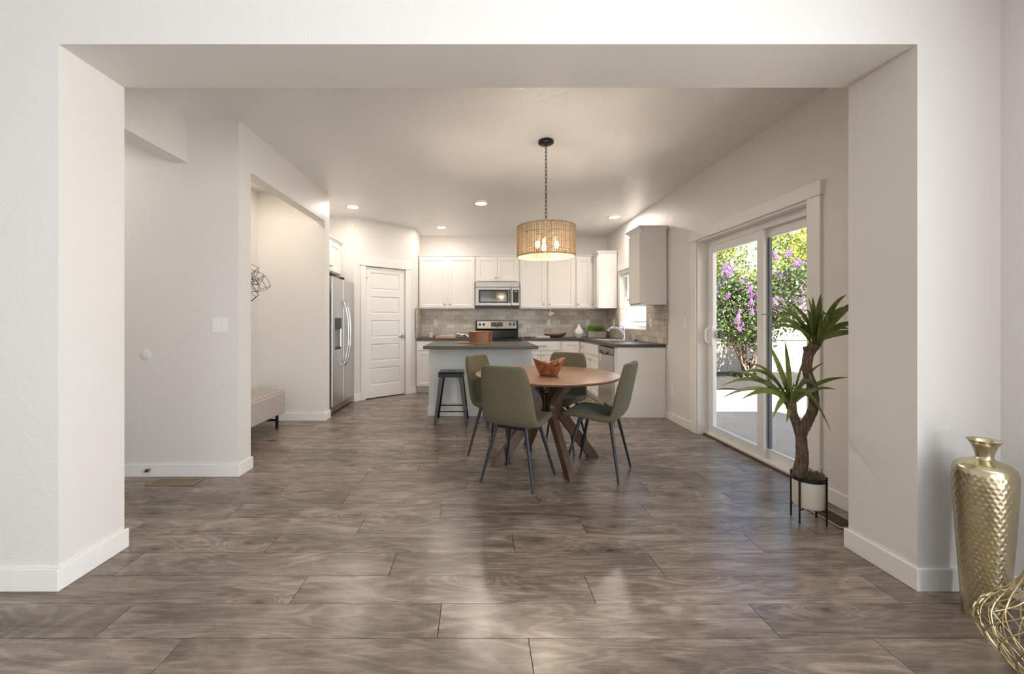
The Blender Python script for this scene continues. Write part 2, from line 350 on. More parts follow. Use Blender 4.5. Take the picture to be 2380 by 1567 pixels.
def thing(name, label, cat, loc=(0, 0, 0), rot=0.0, group=None):
    o = bpy.data.objects.new(name, None); COL.objects.link(o); o.empty_display_size = 0.1
    o.location = loc; o.rotation_euler = (0, 0, rot); return tag(o, label, cat, group)
def struct(o, label=None):
    o['kind'] = 'structure'
    if label: o['label'] = label
    return o
def structE(name, label, loc=(0, 0, 0), rot=0.0):
    o = bpy.data.objects.new(name, None); COL.objects.link(o); o.location = loc; o.rotation_euler = (0, 0, rot); return struct(o, label)
def copy_tree(o, parent=None):
    c = o.copy(); COL.objects.link(c); c.parent = parent
    for ch in list(o.children): copy_tree(ch, c)
    return c
def bezier(p0, p1, p2, n):
    p0, p1, p2 = map(Vector, (p0, p1, p2))
    return [(p0 * (1 - t) ** 2 + p1 * 2 * t * (1 - t) + p2 * t * t) for t in [i / n for i in range(n + 1)]]
def spline(pts, n=6):
    P = [Vector(p) for p in pts]; out = []
    for i in range(len(P) - 1):
        a = P[max(i - 1, 0)]; b = P[i]; c = P[i + 1]; d = P[min(i + 2, len(P) - 1)]
        for k in range(n):
            t = k / n; out.append(0.5 * ((2 * b) + (c - a) * t + (2 * a - 5 * b + 4 * c - d) * t * t + (3 * b - a - 3 * c + d) * t ** 3))
    return out + [P[-1]]
XZ = lambda u, v, w: (u, w, v)      # u=x v=z w=y
YZ = lambda u, v, w: (w, u, v)      # u=y v=z w=x
XY = lambda u, v, w: (u, v, w)

# ------------------------------------------------------------------ room dimensions (metres, camera at the origin)
CZ = 2.76; XW = 2.33; YB = 7.48; XL = -1.878; XR = 1.958; Y1 = 1.835; Y2 = 2.177; OPZ = 2.438
XN = -1.86; YN0 = 3.18; YN1 = 3.351; YN2 = 4.965; YN3 = 5.115
SY0, SY1, SZ = 2.90, 4.39, 2.06         # sliding door opening
WY0, WY1, WZ0, WZ1 = 5.70, 6.80, 1.075, 2.03

# ------------------------------------------------------------------ floor with planks
fl = MB().box(-4.3, XW + 0.16, -9.3, YB + 0.14, -0.12, -0.0045).build('floor', 'gap'); struct(fl, 'grey brown wood plank floor')
MB().box(-4.25, XW, -9.2, 0.78, -0.005, 0.0).build('floor_boards', 'floor', fl)
PW, PL, PG = 0.1908, 1.302, 0.0028
full = MB().box(-PL / 2 + PG / 2, PL / 2 - PG / 2, -PW / 2 + PG / 2, PW / 2 - PG / 2, -0.005, 0.0).mesh('plank', 'floor')
joints = {0: 0.187 + 0.0, 1: -0.1575, 2: 0.497, 3: -0.426, 4: 0.187, 5: 0.61, 6: -0.24, 7: 0.40}
r = -4
while True:
    yc = 1.555 + PW * (r - 0.5)     # row r lies in front of line r
    if yc - PW / 2 > YB: break
    # row index: the row between line r-1 and line r
    j = joints.get(r, random.uniform(-0.65, 0.65))
    xa = -3.1 if yc < 3.2 else (-2.66 if yc < 5.0 else (-2.75 if yc < 6.05 else (-1.95 if yc < 6.95 else -1.06)))
    xb = XW + 0.11 if SY0 < yc < SY1 else XW
    k = math.floor((xa - j) / PL)
    while j + k * PL < xb:
        a = max(xa, j + k * PL); b = min(xb, j + (k + 1) * PL)
        if b - a > 0.03:
            if b - a > PL - 0.01: link('plank', full, fl, ((a + b) / 2, yc, 0))
            else:
                w = b - a
                MB().box(-w / 2 + PG / 2, w / 2 - PG / 2, -PW / 2 + PG / 2, PW / 2 - PG / 2, -0.005, 0.0).build('plank', 'floor', fl, loc=((a + b) / 2, yc, 0))
        k += 1
    r += 1

# ------------------------------------------------------------------ walls and ceiling
struct(MB().box(-4.3, XW + 0.16, -9.3, YB + 0.14, CZ, CZ + 0.12).build('ceiling', 'ceil'), 'white textured ceiling')
struct(MB().gridslab([-4.3, XL, XR, XW], [0, OPZ, CZ], lambda x, z: not (XL < x < XR and z < OPZ), Y1, Y2, XZ).build('wall_front', 'wall'), 'thick partition wall with a wide square opening')
struct(MB().box(-2.38, -2.26, Y2, YN0, 2.43, CZ).build('wall_hall_header', 'wall'), 'dropped header over the hall opening')
struct(MB().box(-4.3, XN, YN0, YN1, 0, CZ).build('wall_switch', 'wall'), 'short wall with the light switches')
struct(MB().box(-1.975, XN, YN1, YN2, 2.415, CZ).build('wall_nook_header', 'wall'), 'header above the bench nook')
struct(MB().box(-2.80, -2.668, YN1, YN2, 0, CZ).build('wall_nook', 'wall'), 'inner wall of the bench nook')
struct(MB().box(-2.87, XN, YN2, YN3, 0, CZ).build('wall_nook_end', 'wall'), 'wall between the bench nook and the refrigerator')
struct(MB().box(-2.87, -2.76, YN3, YB, 0, CZ).build('wall_left', 'wall'), 'wall behind the refrigerator')
struct(MB().box(-4.3, -4.2, -9.3, YN0, 0, CZ).build('wall_living_left', 'wall'), 'left wall of the living room')
struct(MB().box(-2.87, -1.877, 6.15, 6.27, 0, CZ).build('wall_fridge_side', 'wall'), 'short wall beside the refrigerator')
struct(MB().box(-1.17, -1.055, 6.93, YB, 0, CZ).build('wall_pantry_side', 'wall'), 'side wall of the corner pantry')
struct(MB().box(-2.87, XW + 0.16, YB, YB + 0.14, 0, CZ).build('wall_back', 'wall'), 'kitchen back wall')
struct(MB().gridslab([-9.3, SY0, SY1, WY0, WY1, YB], [0, WZ0, WZ1, SZ, CZ],
       lambda y, z: not (SY0 < y < SY1 and z < SZ) and not (WY0 < y < WY1 and WZ0 < z < WZ1), XW, XW + 0.16, YZ).build('wall_right', 'wall'), 'long right wall with the patio door')
struct(MB().gridslab([-4.3, -2.85, -0.95, -0.05, 1.85, XW], [0, 0.6, 2.3, CZ],
       lambda x, z: True, -9.3, -9.2, XZ).build('wall_rear', 'wall'), 'living room rear wall')
# diagonal pantry wall, local frame: x along the wall, y into it
DA = math.atan2(6.90 - 6.146, -1.058 + 1.877); DL = math.hypot(0.819, 0.754)
dg = MB().gridslab([0, 0.193, 0.906, DL], [0, 2.045, CZ], lambda x, z: not (0.193 < x < 0.906 and z < 2.045), 0, 0.115, XZ).build('wall_pantry', 'wall', loc=(-1.877, 6.146, 0), rot=DA)
struct(dg, 'diagonal corner pantry wall')

# baseboards
def base(name, x0, x1, y0, y1, h=0.095): struct(MB().box(x0, x1, y0, y1, 0, h).build(name, 'trim', bevel=0.003), 'white baseboard')
BT = 0.014
base('baseboard_front_left', -4.2, XL + BT, Y1 - BT, Y1, 0.1); base('baseboard_column_left', XL, XL + BT, Y1, Y2 + BT, 0.1)
base('baseboard_column_right', XR - BT, XR, Y1, Y2 + BT, 0.1); base('baseboard_front_right', XR - BT, XW, Y1 - BT, Y1, 0.1)
base('baseboard_switch', -4.2, XN + BT, YN0 - BT, YN0); base('baseboard_switch_side', XN, XN + BT, YN0, YN1 + BT)
base('baseboard_nook_end', -2.668, XN + BT, YN2 - BT, YN2); base('baseboard_nook_corner', XN, XN + BT, YN2, YN3 + BT)
base('baseboard_nook', -2.668, -2.668 + BT, YN1, YN2 - BT)
base('baseboard_right_far', XW - BT, XW, SY1 + 0.125, 5.105); base('baseboard_right_near', XW - BT, XW, Y2, SY0 - 0.112)
base('baseboard_living_right', XW - BT, XW, -9.2, Y1 - BT)
base('baseboard_pantry_side', -1.055, -1.055 + BT, 6.93, 6.99)
for nm, a, b in (('baseboard_pantry_left', 0.0, 0.115), ('baseboard_pantry_right', 0.998, DL + 0.012)):
    struct(MB().box(a, b, -BT, 0, 0, 0.1).build(nm, 'trim', loc=(-1.877, 6.146, 0), rot=DA, bevel=0.003), 'white baseboard by the pantry door')

# pantry door (door_1)
d1 = structE('door_1', 'white five-panel pantry door with lever handle', (-1.877, 6.146, 0), DA)
MB().box(0.115, 0.193, -0.018, 0, 0, 2.05).build('casing', 'trim', d1, bevel=0.003)
MB().box(0.906, 0.998, -0.018, 0, 0, 2.05).build('casing', 'trim', d1, bevel=0.003)
MB().box(0.098, 1.012, -0.024, 0, 2.05, 2.165).build('casing_header', 'trim', d1, bevel=0.003)
px = [0.197, 0.295, 0.800, 0.902]; pz = [0.012, 0.21]
for i in range(5): pz += [0.21 + i * 0.37 + 0.265, 0.21 + (i + 1) * 0.37]
pz = pz[:-1] + [2.038]
holes = [(0.21 + i * 0.37, 0.21 + i * 0.37 + 0.265) for i in range(5)]
slab = MB().gridslab(px, pz, lambda x, z: not (0.295 < x < 0.80 and any(a < z < b for a, b in holes)), 0.012, 0.047, XZ).build('door_slab', 'trim', d1, bevel=0.004)
for a, b in holes:
    MB().box(0.295, 0.80, 0.024, 0.044, a, b).build('panel_recess', 'trim', d1)
    MB().box(0.318, 0.777, 0.016, 0.03, a + 0.023, b - 0.023).build('panel', 'trim', d1, bevel=0.006)
for z in (0.25, 1.02, 1.80): MB().box(0.188, 0.2, 0.002, 0.014, z, z + 0.09).build('hinge', 'nickel', d1)
hx = MB().cyl((0.853, 0.012, 0.95), (0.853, 0.002, 0.95), 0.03, n=20); hx = hx.build('handle_rose', 'chrome', d1, True)
MB().tube(spline([(0.853, 0.005, 0.95), (0.853, -0.045, 0.95), (0.838, -0.05, 0.951), (0.79, -0.048, 0.955), (0.745, -0.046, 0.945)]), 0.008, 8).build('lever', 'chrome', d1, True)
MB().box(0.899, 0.906, 0.008, 0.014, 0.91, 0.98).build('strike_plate', 'nickel', d1)
MB().tube([(0.197, -0.002, 1.86), (0.197, -0.028, 1.86), (0.215, -0.034, 1.86)], 0.006, 8).build('door_stop', 'nickel', d1, True)

# ------------------------------------------------------------------ sliding patio door (door_2)
d2 = structE('door_2', 'white sliding glass patio door with wide casing', (0, 0, 0))
MB().box(XW - 0.018, XW, SY0 - 0.112, SY0, 0, SZ).build('casing', 'trim', d2, bevel=0.003)
MB().box(XW - 0.018, XW, SY1, SY1 + 0.112, 0, SZ).build('casing', 'trim', d2, bevel=0.003)
MB().box(XW - 0.026, XW, SY0 - 0.125, SY1 + 0.125, SZ, SZ + 0.10).build('casing_header', 'trim', d2, bevel=0.003)
MB().box(XW, XW + 0.16, SY0, SY0 + 0.018, 0, SZ).build('jamb', 'trim', d2); MB().box(XW, XW + 0.16, SY1 - 0.018, SY1, 0, SZ).build('jamb', 'trim', d2)
MB().box(XW, XW + 0.16, SY0 + 0.018, SY1 - 0.018, SZ - 0.018, SZ).build('jamb_head', 'trim', d2)
MB().box(XW + 0.105, XW + 0.16, SY0 + 0.018, SY0 + 0.055, 0.02, SZ - 0.018).build('frame_side', 'vinyl', d2, bevel=0.002)
MB().box(XW + 0.105, XW + 0.16, SY1 - 0.055, SY1 - 0.018, 0.02, SZ - 0.018).build('frame_side', 'vinyl', d2, bevel=0.002)
MB().box(XW + 0.09, XW + 0.16, SY0 + 0.018, SY1 - 0.018, SZ - 0.075, SZ - 0.018).build('frame_head', 'vinyl', d2, bevel=0.002)
MB().box(XW + 0.075, XW + 0.16, SY0 + 0.018, SY1 - 0.018, 0, 0.03).build('track_sill', 'vinyl', d2, bevel=0.002)
MB().box(XW + 0.055, XW + 0.075, SY0 + 0.018, SY1 - 0.018, 0, 0.012).build('threshold_strip', 'vent', d2)
def sash(name, x0, x1, y0, y1, z0, z1, st, rt, rb, parent):
    ys = [y0, y0 + st, y1 - st, y1]; zs = [z0, z0 + rb, z1 - rt, z1]
    o = MB().gridslab(ys, zs, lambda y, z: not (ys[1] < y < ys[2] and zs[1] < z < zs[2]), x0, x1, YZ).build(name, 'vinyl', parent, bevel=0.003)
    xm = (x0 + x1) / 2
    MB().box(xm - 0.003, xm + 0.003, ys[1] - 0.004, ys[2] + 0.004, zs[1] - 0.004, zs[2] + 0.004).build('pane', 'glass', o)
    return o
slp = sash('sliding_panel', XW + 0.095, XW + 0.135, 3.50, SY1 - 0.045, 0.03, SZ - 0.075, 0.085, 0.075, 0.085, d2)
sash('fixed_panel', XW + 0.135, XW + 0.158, SY0 + 0.05, 3.585, 0.03, SZ - 0.075, 0.055, 0.075, 0.085, d2)
MB().box(XW + 0.128, XW + 0.150, 3.474, 3.498, 0.12, SZ - 0.15).build('weather_strip', 'strip', d2)
MB().tube(spline([(XW + 0.095, 4.30, 0.97), (XW + 0.05, 4.30, 0.99), (XW + 0.042, 4.30, 1.05), (XW + 0.05, 4.30, 1.11), (XW + 0.095, 4.30, 1.13)]), 0.012, 8).build('pull_handle', 'plastic', slp, True)
MB().box(XW + 0.085, XW + 0.096, 4.255, 4.345, 0.95, 1.15).build('handle_plate', 'plastic', slp, bevel=0.003)
MB().box(XW + 0.135, XW + 0.175, 4.20, 4.25, 1.02, 1.10).build('outer_latch', 'black', slp, bevel=0.004)

# kitchen window (window_1)
w1 = structE('window_1', 'white framed kitchen window above the sink')
MB().box(XW - 0.018, XW, WY0 - 0.02, WY1 + 0.06, WZ1, WZ1 + 0.10).build('casing_header', 'trim', w1, bevel=0.003)
MB().box(XW - 0.02, XW + 0.16, WY0, WY1, WZ0 - 0.005, WZ0 + 0.015).build('window_sill', 'trim', w1, bevel=0.003)
ww = sash('window_frame', XW + 0.11, XW + 0.155, WY0, WY1, WZ0 + 0.012, WZ1, 0.045, 0.045, 0.05, w1)
MB().box(XW + 0.108, XW + 0.15, 5.93, 5.99, WZ0 + 0.06, WZ1 - 0.04).build('meeting_stile', 'vinyl', w1, bevel=0.003)
MB().box(XW + 0.01, XW + 0.07, WY0 + 0.005, WY1 - 0.005, WZ1 - 0.06, WZ1 - 0.002).build('blind_valance', 'vinyl', w1, bevel=0.004)
for i in range(7): MB().box(XW + 0.018, XW + 0.062, WY0 + 0.01, WY1 - 0.01, WZ1 - 0.066 - i * 0.006, WZ1 - 0.0625 - i * 0.006).build('blind_slat', 'vinyl', w1)

# ------------------------------------------------------------------ backsplash tiles
TW, TH, TG = 0.1535, 0.0785, 0.0025
tile_cache = {}
def tile(wall, origin, rot, u0, u1, z0, z1):
    key = (round(u1 - u0, 4), round(z1 - z0, 4))
    if key not in tile_cache:
        w, h = key; tile_cache[key] = MB().box(TG / 2, w - TG / 2, -0.009, 0, TG / 2, h - TG / 2).mesh('tile', 'tile')
    c, s_ = cos(rot), sin(rot)
    link('tile', tile_cache[key], wall, (origin[0] + c * u0, origin[1] + s_ * u0, z0), rot)
def tiles(wall, origin, rot, L, z0, z1, segs=None, phase=0.0):
    zi = z0; row = 0
    while zi < z1 - 0.012:
        zt = min(zi + TH, z1)
        for (sa, sb) in (segs(zi) if segs else [(0, L)]):
            u = sa + phase - TW * (0.5 if row % 2 else 0.0)
            while u < sb:
                a, b = max(u, sa), min(u + TW, sb)
                if b - a > 0.012: tile(wall, origin, rot, a, b, zi, zt)
                u += TW
        zi += TH; row += 1
wb = bpy.data.objects['wall_back']; wr = bpy.data.objects['wall_right']; wp = bpy.data.objects['wall_pantry_side']
MB().box(-1.055, XW, YB - 0.005, YB, 0.914, 1.425).build('grout_bed', 'grout', wb)
tiles(wb, (-1.05, YB - 0.003), 0.0, 3.372, 0.916, 1.422)
MB().gridslab([5.06, WY0 - 0.0, WY1, YB], [0.914, WZ0 - 0.005, 1.425], lambda y, z: not (WY0 < y < WY1 and z > WZ0 - 0.005), XW - 0.005, XW, YZ).build('grout_bed', 'grout', wr)
LR = YB - 0.01 - 5.06
tiles(wr, (XW - 0.003, YB - 0.01), -pi / 2, LR, 0.916, 1.422, lambda z: [(0, LR)] if z < 1.05 else [(0, YB - 0.01 - WY1), (YB - 0.01 - WY0, LR)])
MB().box(-1.055, -1.05, 6.86, YB, 0.914, 1.425).build('grout_bed', 'grout', wp)
tiles(wp, (-1.052, 6.86), pi / 2, 0.605, 0.916, 1.422)
# tiled reveal at the far side of the window
tiles(wr, (XW + 0.001, WY1 - 0.001), 0.0, 0.105, 1.092, 1.422)

# ------------------------------------------------------------------ cabinets (local frame: x width, y depth from the front, z up)
def knob(door, x, z, y=-0.02):
    MB().lathe([(0.005, 0), (0.005, 0.012), (0.0125, 0.016), (0.014, 0.021), (0.010, 0.026), (0.0, 0.027)], 12).mesh('k', 'nickel')
    prof = [(0.005, 0), (0.005, 0.012), (0.0125, 0.016), (0.014, 0.021), (0.010, 0.026), (0.0, 0.027)]
    m = MB(); m.lathe(prof, 12); m.v = [(x + a, y - c, z + b) for a, b, c in m.v]; m.build('knob', 'nickel', door, True)
def shaker(cab, x0, x1, z0, z1, kn=None, name='door', fw=0.052):
    us = [x0, x0 + fw, x1 - fw, x1]; vs = [z0, z0 + fw, z1 - fw, z1]
    m = MB(); t = 0.020
    o = [(x0, z0), (x1, z0), (x1, z1), (x0, z1)]; i1 = [(us[1], vs[1]), (us[2], vs[1]), (us[2], vs[2]), (us[1], vs[2])]
    e = 0.009; i2 = [(us[1] + e, vs[1] + e), (us[2] - e, vs[1] + e), (us[2] - e, vs[2] - e), (us[1] + e, vs[2] - e)]
    V = [(x, -t, z) for x, z in o] + [(x, -t, z) for x, z in i1] + [(x, -t + 0.008, z) for x, z in i2] + [(x, 0, z) for x, z in o]
    F = []
    for k in range(4):
        q = (k + 1) % 4
        F += [(k, q, 4 + q, 4 + k), (4 + k, 4 + q, 8 + q, 8 + k), (k, 12 + k, 12 + q, q)]
    F += [(8, 9, 10, 11), (15, 14, 13, 12)]
    d = m.add(V, F).build(name, 'cab', cab, bevel=0.002, seg=1)
    if kn: knob(d, *kn)
    return d
def slabfront(cab, x0, x1, z0, z1, pull=None, kn=None):
    d = MB().box(x0, x1, -0.020, 0, z0, z1).build('drawer_front', 'cab', cab, bevel=0.005)
    if pull:
        x, z, L = pull
        m = MB(); m.tube([(x - L / 2, -0.048, z), (x + L / 2, -0.048, z)], 0.006, 8); m.build('bar_pull', 'nickel', d, True)
        for q in (-0.36, 0.36): MB().cyl((x + q * L, -0.02, z), (x + q * L, -0.046, z), 0.004, n=6).build('pull_post', 'nickel', d, True)
    if kn: knob(d, *kn)
    return d
def crown(cab, w, d, z, name='crown', left=False, right=False, proj=0.045, h=0.06):
    # crown moulding running along the front and returning along the exposed ends
    prof = [(0.0, 0.0), (0.006, 0.012), (proj * 0.35, 0.022), (proj * 0.8, h - 0.016), (proj, h - 0.012), (proj, h)]
    path_front = lambda p: (-(p if left else 0), -p, w + (p if right else 0))
    V = []; F = []
    for p, q in prof:
        a, f, b = path_front(p)
        V += [(a, d, z + q), (a, f, z + q), (b, f, z + q), (b, d, z + q)]
    for i in range(len(prof) - 1):
        for k in range(3): F.append((i * 4 + k, i * 4 + k + 1, i * 4 + 5 + k, i * 4 + 4 + k))
    n = len(prof) - 1; F.append((n * 4, n * 4 + 1, n * 4 + 2, n * 4 + 3)); F.append((3, 2, 1, 0))
    F.append(tuple(i * 4 for i in range(n + 1))); F.append(tuple(i * 4 + 3 for i in range(n, -1, -1)))
    return MB().add(V, F).build(name, 'cab', cab)
UZ0, UZ1 = 1.418, 2.325; UY = 7.15; UD = YB - 0.012 - UY
def upper(label, x0, x1, z0, z1, doors, loc=None, rot=0.0, d=UD, ends=(False, False), ch=0.022, proj=0.012):
    w = x1 - x0
    c = thing('wall_cabinet', label, 'cabinet', loc or (x0, UY, z0), rot, 'white kitchen wall cabinets'); h = z1 - z0
    MB().box(0, w, 0, d, 0, h).build('cabinet_body', 'cab', c, bevel=0.002)
    for a, b, ks in doors:
        kz = 0.06 + 0.018
        kn = None if ks is None else ((b - 0.026 if ks == 'r' else a + 0.026), kz)
        shaker(c, a, b, 0.018, h - 0.018, kn)
    crown(c, w, d, h, left=ends[0], right=ends[1], proj=proj, h=ch); return c
upper('pair of tall white wall cabinet doors left of the microwave', -1.045, -0.068, UZ0, UZ1, [(0.018, 0.475, 'r'), (0.523, 0.968, 'l')])
upper('short white two-door wall cabinet directly above the microwave', -0.066, 0.70, 1.882, UZ1, [(0.035, 0.382, 'r'), (0.386, 0.73, 'l')])
upper('pair of tall white wall cabinet doors right of the microwave', 0.702, 1.672, UZ0, UZ1, [(0.018, 0.444, 'r'), (0.50, 0.952, 'l')])
upper('narrow white wall cabinet door next to the inside corner', 1.674, 2.322, UZ0, UZ1, [(0.02, 0.268, 'l')])
upper('white corner wall cabinet on the far side of the window', 0, 0.245, UZ0, UZ1, [(0.012, 0.232, 'l')], (2.005, 7.145, UZ0), -pi / 2, XW - 0.012 - 2.005, (False, True), 0.055, 0.04)
upper('single white wall cabinet between window and patio door', 0, 0.385, 1.405, 2.315, [(0.012, 0.373, 'l')], (2.005, 5.455, 1.405), -pi / 2, XW - 0.012 - 2.005, (True, True), 0.06, 0.045)
cf = thing('fridge_cabinet', 'white wall cabinet above the refrigerator', 'cabinet', (-2.07, 5.18, 1.885), pi / 2)
MB().box(0, 0.95, 0, 0.60, 0, 0.44).build('cabinet_body', 'cab', cf, bevel=0.002)
shaker(cf, 0.012, 0.472, 0.015, 0.42, (0.44, 0.08)); shaker(cf, 0.478, 0.938, 0.015, 0.42, (0.51, 0.08)); crown(cf, 0.95, 0.60, 0.44, proj=0.04, h=0.055)

CH = 0.914; CT = 0.038; BZ = CH - CT
def basecab(label, w, d, loc, rot=0.0):
    c = thing('base_cabinet', label, 'cabinet', loc, rot, 'white kitchen base cabinets')
    MB().box(0, w, 0, d, 0.105, BZ).build('cabinet_body', 'cab', c, bevel=0.002)
    MB().box(0, w, 0.07, d, 0, 0.105).build('toe_kick', 'cab', c); return c
BY = 6.865; BD = YB - 0.012 - BY
c = basecab('white base cabinet left of the range, partly behind the island', 0.975, BD, (-1.045, BY, 0))
for a, b, kx in ((0.015, 0.48, 0.452), (0.495, 0.96, 0.523)):
    slabfront(c, a, b, 0.715, 0.86, ((a + b) / 2, 0.79, 0.16)); shaker(c, a, b, 0.12, 0.70, (kx, 0.64))
c = basecab('white base cabinet with wide drawer right of the range', 0.655, BD, (0.708, BY, 0))
slabfront(c, 0.015, 0.635, 0.715, 0.86, (0.33, 0.79, 0.17)); shaker(c, 0.015, 0.322, 0.12, 0.70, (0.292, 0.64)); shaker(c, 0.328, 0.635, 0.12, 0.70, (0.358, 0.64))
c = basecab('white corner base cabinet with full-height door at the inside corner', 0.955, BD, (1.365, BY, 0))
shaker(c, 0.03, 0.315, 0.12, 0.86)
FX = 1.71; FD = XW - 0.012 - FX
c = basecab('narrow white base cabinet between corner and sink', 0.235, FD, (FX, 6.86, 0), -pi / 2); shaker(c, 0.03, 0.22, 0.12, 0.86, (0.19, 0.78), fw=0.045)
c = basecab('white sink base cabinet with false drawer front', 0.82, FD, (FX, 6.622, 0), -pi / 2)
slabfront(c, 0.015, 0.805, 0.70, 0.86); shaker(c, 0.015, 0.407, 0.12, 0.685, (0.377, 0.62)); shaker(c, 0.413, 0.805, 0.12, 0.685, (0.443, 0.62))
# end panel
o = MB().box(FX + 0.012, XW - 0.004, 5.115, 5.135, 0, BZ).build('end_panel', 'cab', bevel=0.002); tag(o, 'plain white cabinet end panel facing the dining table', 'panel')
# dishwasher
dw = thing('dishwasher', 'stainless steel dishwasher beside the sink cabinet', 'dishwasher', (FX, 5.797, 0), -pi / 2)
MB().box(0.005, 0.60, 0.0, FD, 0.10, BZ - 0.004).build('tub', 'darkplast', dw)
MB().box(0.006, 0.60, -0.028, 0, 0.11, 0.765).build('door', 'steelv', dw, bevel=0.004)
MB().box(0.006, 0.60, -0.034, 0, 0.77, 0.862).build('control_panel', 'steel', dw, bevel=0.006)
MB().tube(spline([(0.12, -0.034, 0.80), (0.20, -0.044, 0.775), (0.30, -0.046, 0.768), (0.40, -0.044, 0.775), (0.48, -0.034, 0.80)]), 0.009, 8).build('pocket_handle', 'darkplast', dw, True)
MB().box(0.06, 0.13, -0.0295, -0.028, 0.66, 0.75).build('sticker', 'sticker', dw)
MB().box(0.085, 0.092, -0.0305, -0.0295, 0.68, 0.735).build('sticker_mark', 'black', dw); MB().box(0.085, 0.108, -0.0305, -0.0295, 0.68, 0.688).build('sticker_mark', 'black', dw)
MB().box(0.006, 0.60, 0.05, 0.06, 0.0, 0.10).build('toe_panel', 'darkplast', dw)
MB().box(0.602, 0.66, 0, 0.05, 0, BZ).build('filler_strip', 'cab', dw)

# countertops
o = MB().box(-1.045, -0.064, 6.84, YB - 0.011, BZ, CH).build('countertop', 'granite', bevel=0.004); tag(o, 'dark speckled countertop left of the range', 'countertop')
SKX0, SKX1, SKY0, SKY1 = 1.80, 2.19, 5.86, 6.56; EX = 1.68
ct = MB().gridslab([0.704, EX, SKX0, SKX1, XW - 0.012], [5.095, SKY0, SKY1, 6.84, YB - 0.011],
     lambda x, y: (y > 6.84 or x > EX) and not (SKX0 < x < SKX1 and SKY0 < y < SKY1), BZ, CH, XY).build('countertop', 'granite', bevel=0.004)
tag(ct, 'L-shaped dark speckled countertop around the sink corner', 'countertop')
# sink
sk = thing('sink', 'stainless steel double-bowl sink set in the counter', 'sink', (2.0, 6.2, CH))
MB().gridslab([-0.225, -0.185, 0.165, 0.235], [-0.375, -0.325, -0.015, 0.015, 0.325, 0.375], lambda x, y: not (-0.185 < x < 0.165 and (0.015 < abs(y) < 0.325)), 0.0, 0.007, XY).build('rim', 'chrome', sk, bevel=0.003)
for ys in (-0.325, 0.015):
    m = MB(); a, b, c_, d_ = -0.185, 0.165, ys, ys + 0.31
    m.add([(a, c_, 0), (b, c_, 0), (b, d_, 0), (a, d_, 0), (a + .02, c_ + .02, -0.16), (b - .02, c_ + .02, -0.16), (b - .02, d_ - .02, -0.16), (a + .02, d_ - .02, -0.16)],
          [(0, 1, 5, 4), (1, 2, 6, 5), (2, 3, 7, 6), (3, 0, 4, 7), (4, 5, 6, 7)]); m.build('bowl', 'chrome', sk)
# faucet
fc = thing('faucet', 'chrome pull-out kitchen faucet arching over the sink', 'faucet', (2.195, 6.2, CH + 0.007))
MB().lathe([(0.034, 0), (0.032, 0.012), (0.024, 0.02), (0.021, 0.06), (0.023, 0.10), (0.02, 0.13), (0.0, 0.135)], 20).build('body', 'chrome', fc, True)
MB().tube(spline([(0, 0, 0.07), (-0.03, 0, 0.13), (-0.09, 0, 0.175), (-0.16, 0, 0.183), (-0.215, 0, 0.165), (-0.25, 0, 0.135)]), [0.02] * 6 + [0.018] * 12 + [0.019] * 6 + [0.021] * 6 + [0.02], 12).build('spout', 'chrome', fc, True)
MB().tube(spline([(0, 0, 0.12), (-0.002, 0, 0.155), (-0.02, 0, 0.185), (-0.05, 0, 0.215)]), [0.018] * 6 + [0.013] * 6 + [0.009] * 7, 10).build('lever', 'chrome', fc, True)
o = MB().lathe([(0.0, 0), (0.028, 0), (0.028, 0.012), (0.018, 0.016), (0.007, 0.018), (0.007, 0.03), (0.0, 0.032)], 16).build('sink_stopper', 'black', smooth=True, loc=(2.262, 5.93, CH + 0.001)); tag(o, 'small black sink stopper behind the sink', 'stopper')

# ------------------------------------------------------------------ range
rg = thing('range', 'stainless steel and black electric range under the microwave', 'stove', (0.322, 6.83, 0))
MB().box(-0.378, 0.378, 0.03, 0.62, 0.08, 0.905).build('oven_body', 'black', rg)
MB().box(-0.375, 0.375, -0.005, 0.03, 0.20, 0.80).build('oven_door', 'steel', rg, bevel=0.006)
MB().box(-0.26, 0.26, -0.008, -0.004, 0.36, 0.66).build('oven_window', 'blackglass', rg)
MB().tube([(-0.32, -0.05, 0.75), (0.32, -0.05, 0.75)], 0.012, 10).build('oven_handle', 'steel', rg, True)
MB().box(-0.375, 0.375, -0.002, 0.03, 0.08, 0.19).build('drawer', 'steel', rg, bevel=0.006)
MB().box(-0.38, 0.38, -0.01, 0.56, 0.905, 0.922).build('cooktop', 'blackglass', rg, bevel=0.006)
bgp = [(0.49, 0.92), (0.53, 1.045), (0.50, 1.055), (0.535, 1.205), (0.56, 1.213), (0.62, 1.213), (0.62, 0.92)]
MB().prism(bgp, -0.378, 0.378, lambda u, v, w: (w, u, v)).build('backguard', 'black', rg, bevel=0.006)
q = MB(); A = Vector((0, 0.499, 1.068)); B = Vector((0, 0.5315, 1.20)); n_ = Vector((0, -0.97, 0.24))
V = []
for off in (0.0, 0.006):
    for x, P in ((-0.352, A), (0.352, A), (0.352, B), (-0.352, B)): V.append((x, P.y + n_.y * off, P.z + n_.z * off))
q.add(V, [(0, 1, 2, 3), (4, 5, 6, 7), (0, 1, 5, 4), (1, 2, 6, 5), (2, 3, 7, 6), (3, 0, 4, 7)]); fp = q.build('control_fascia', 'steel', rg, bevel=0.002)
pm = (A + B) / 2
def onface(x, h, off): P = pm + (B - A).normalized() * h + n_ * off; return (x, P.y, P.z)
for x in (-0.305, -0.235, 0.235, 0.305):
    MB().cyl(onface(x, 0.01, 0.004), onface(x, 0.01, 0.026), 0.023, 0.020, 18).build('knob', 'darkplast', rg, True)
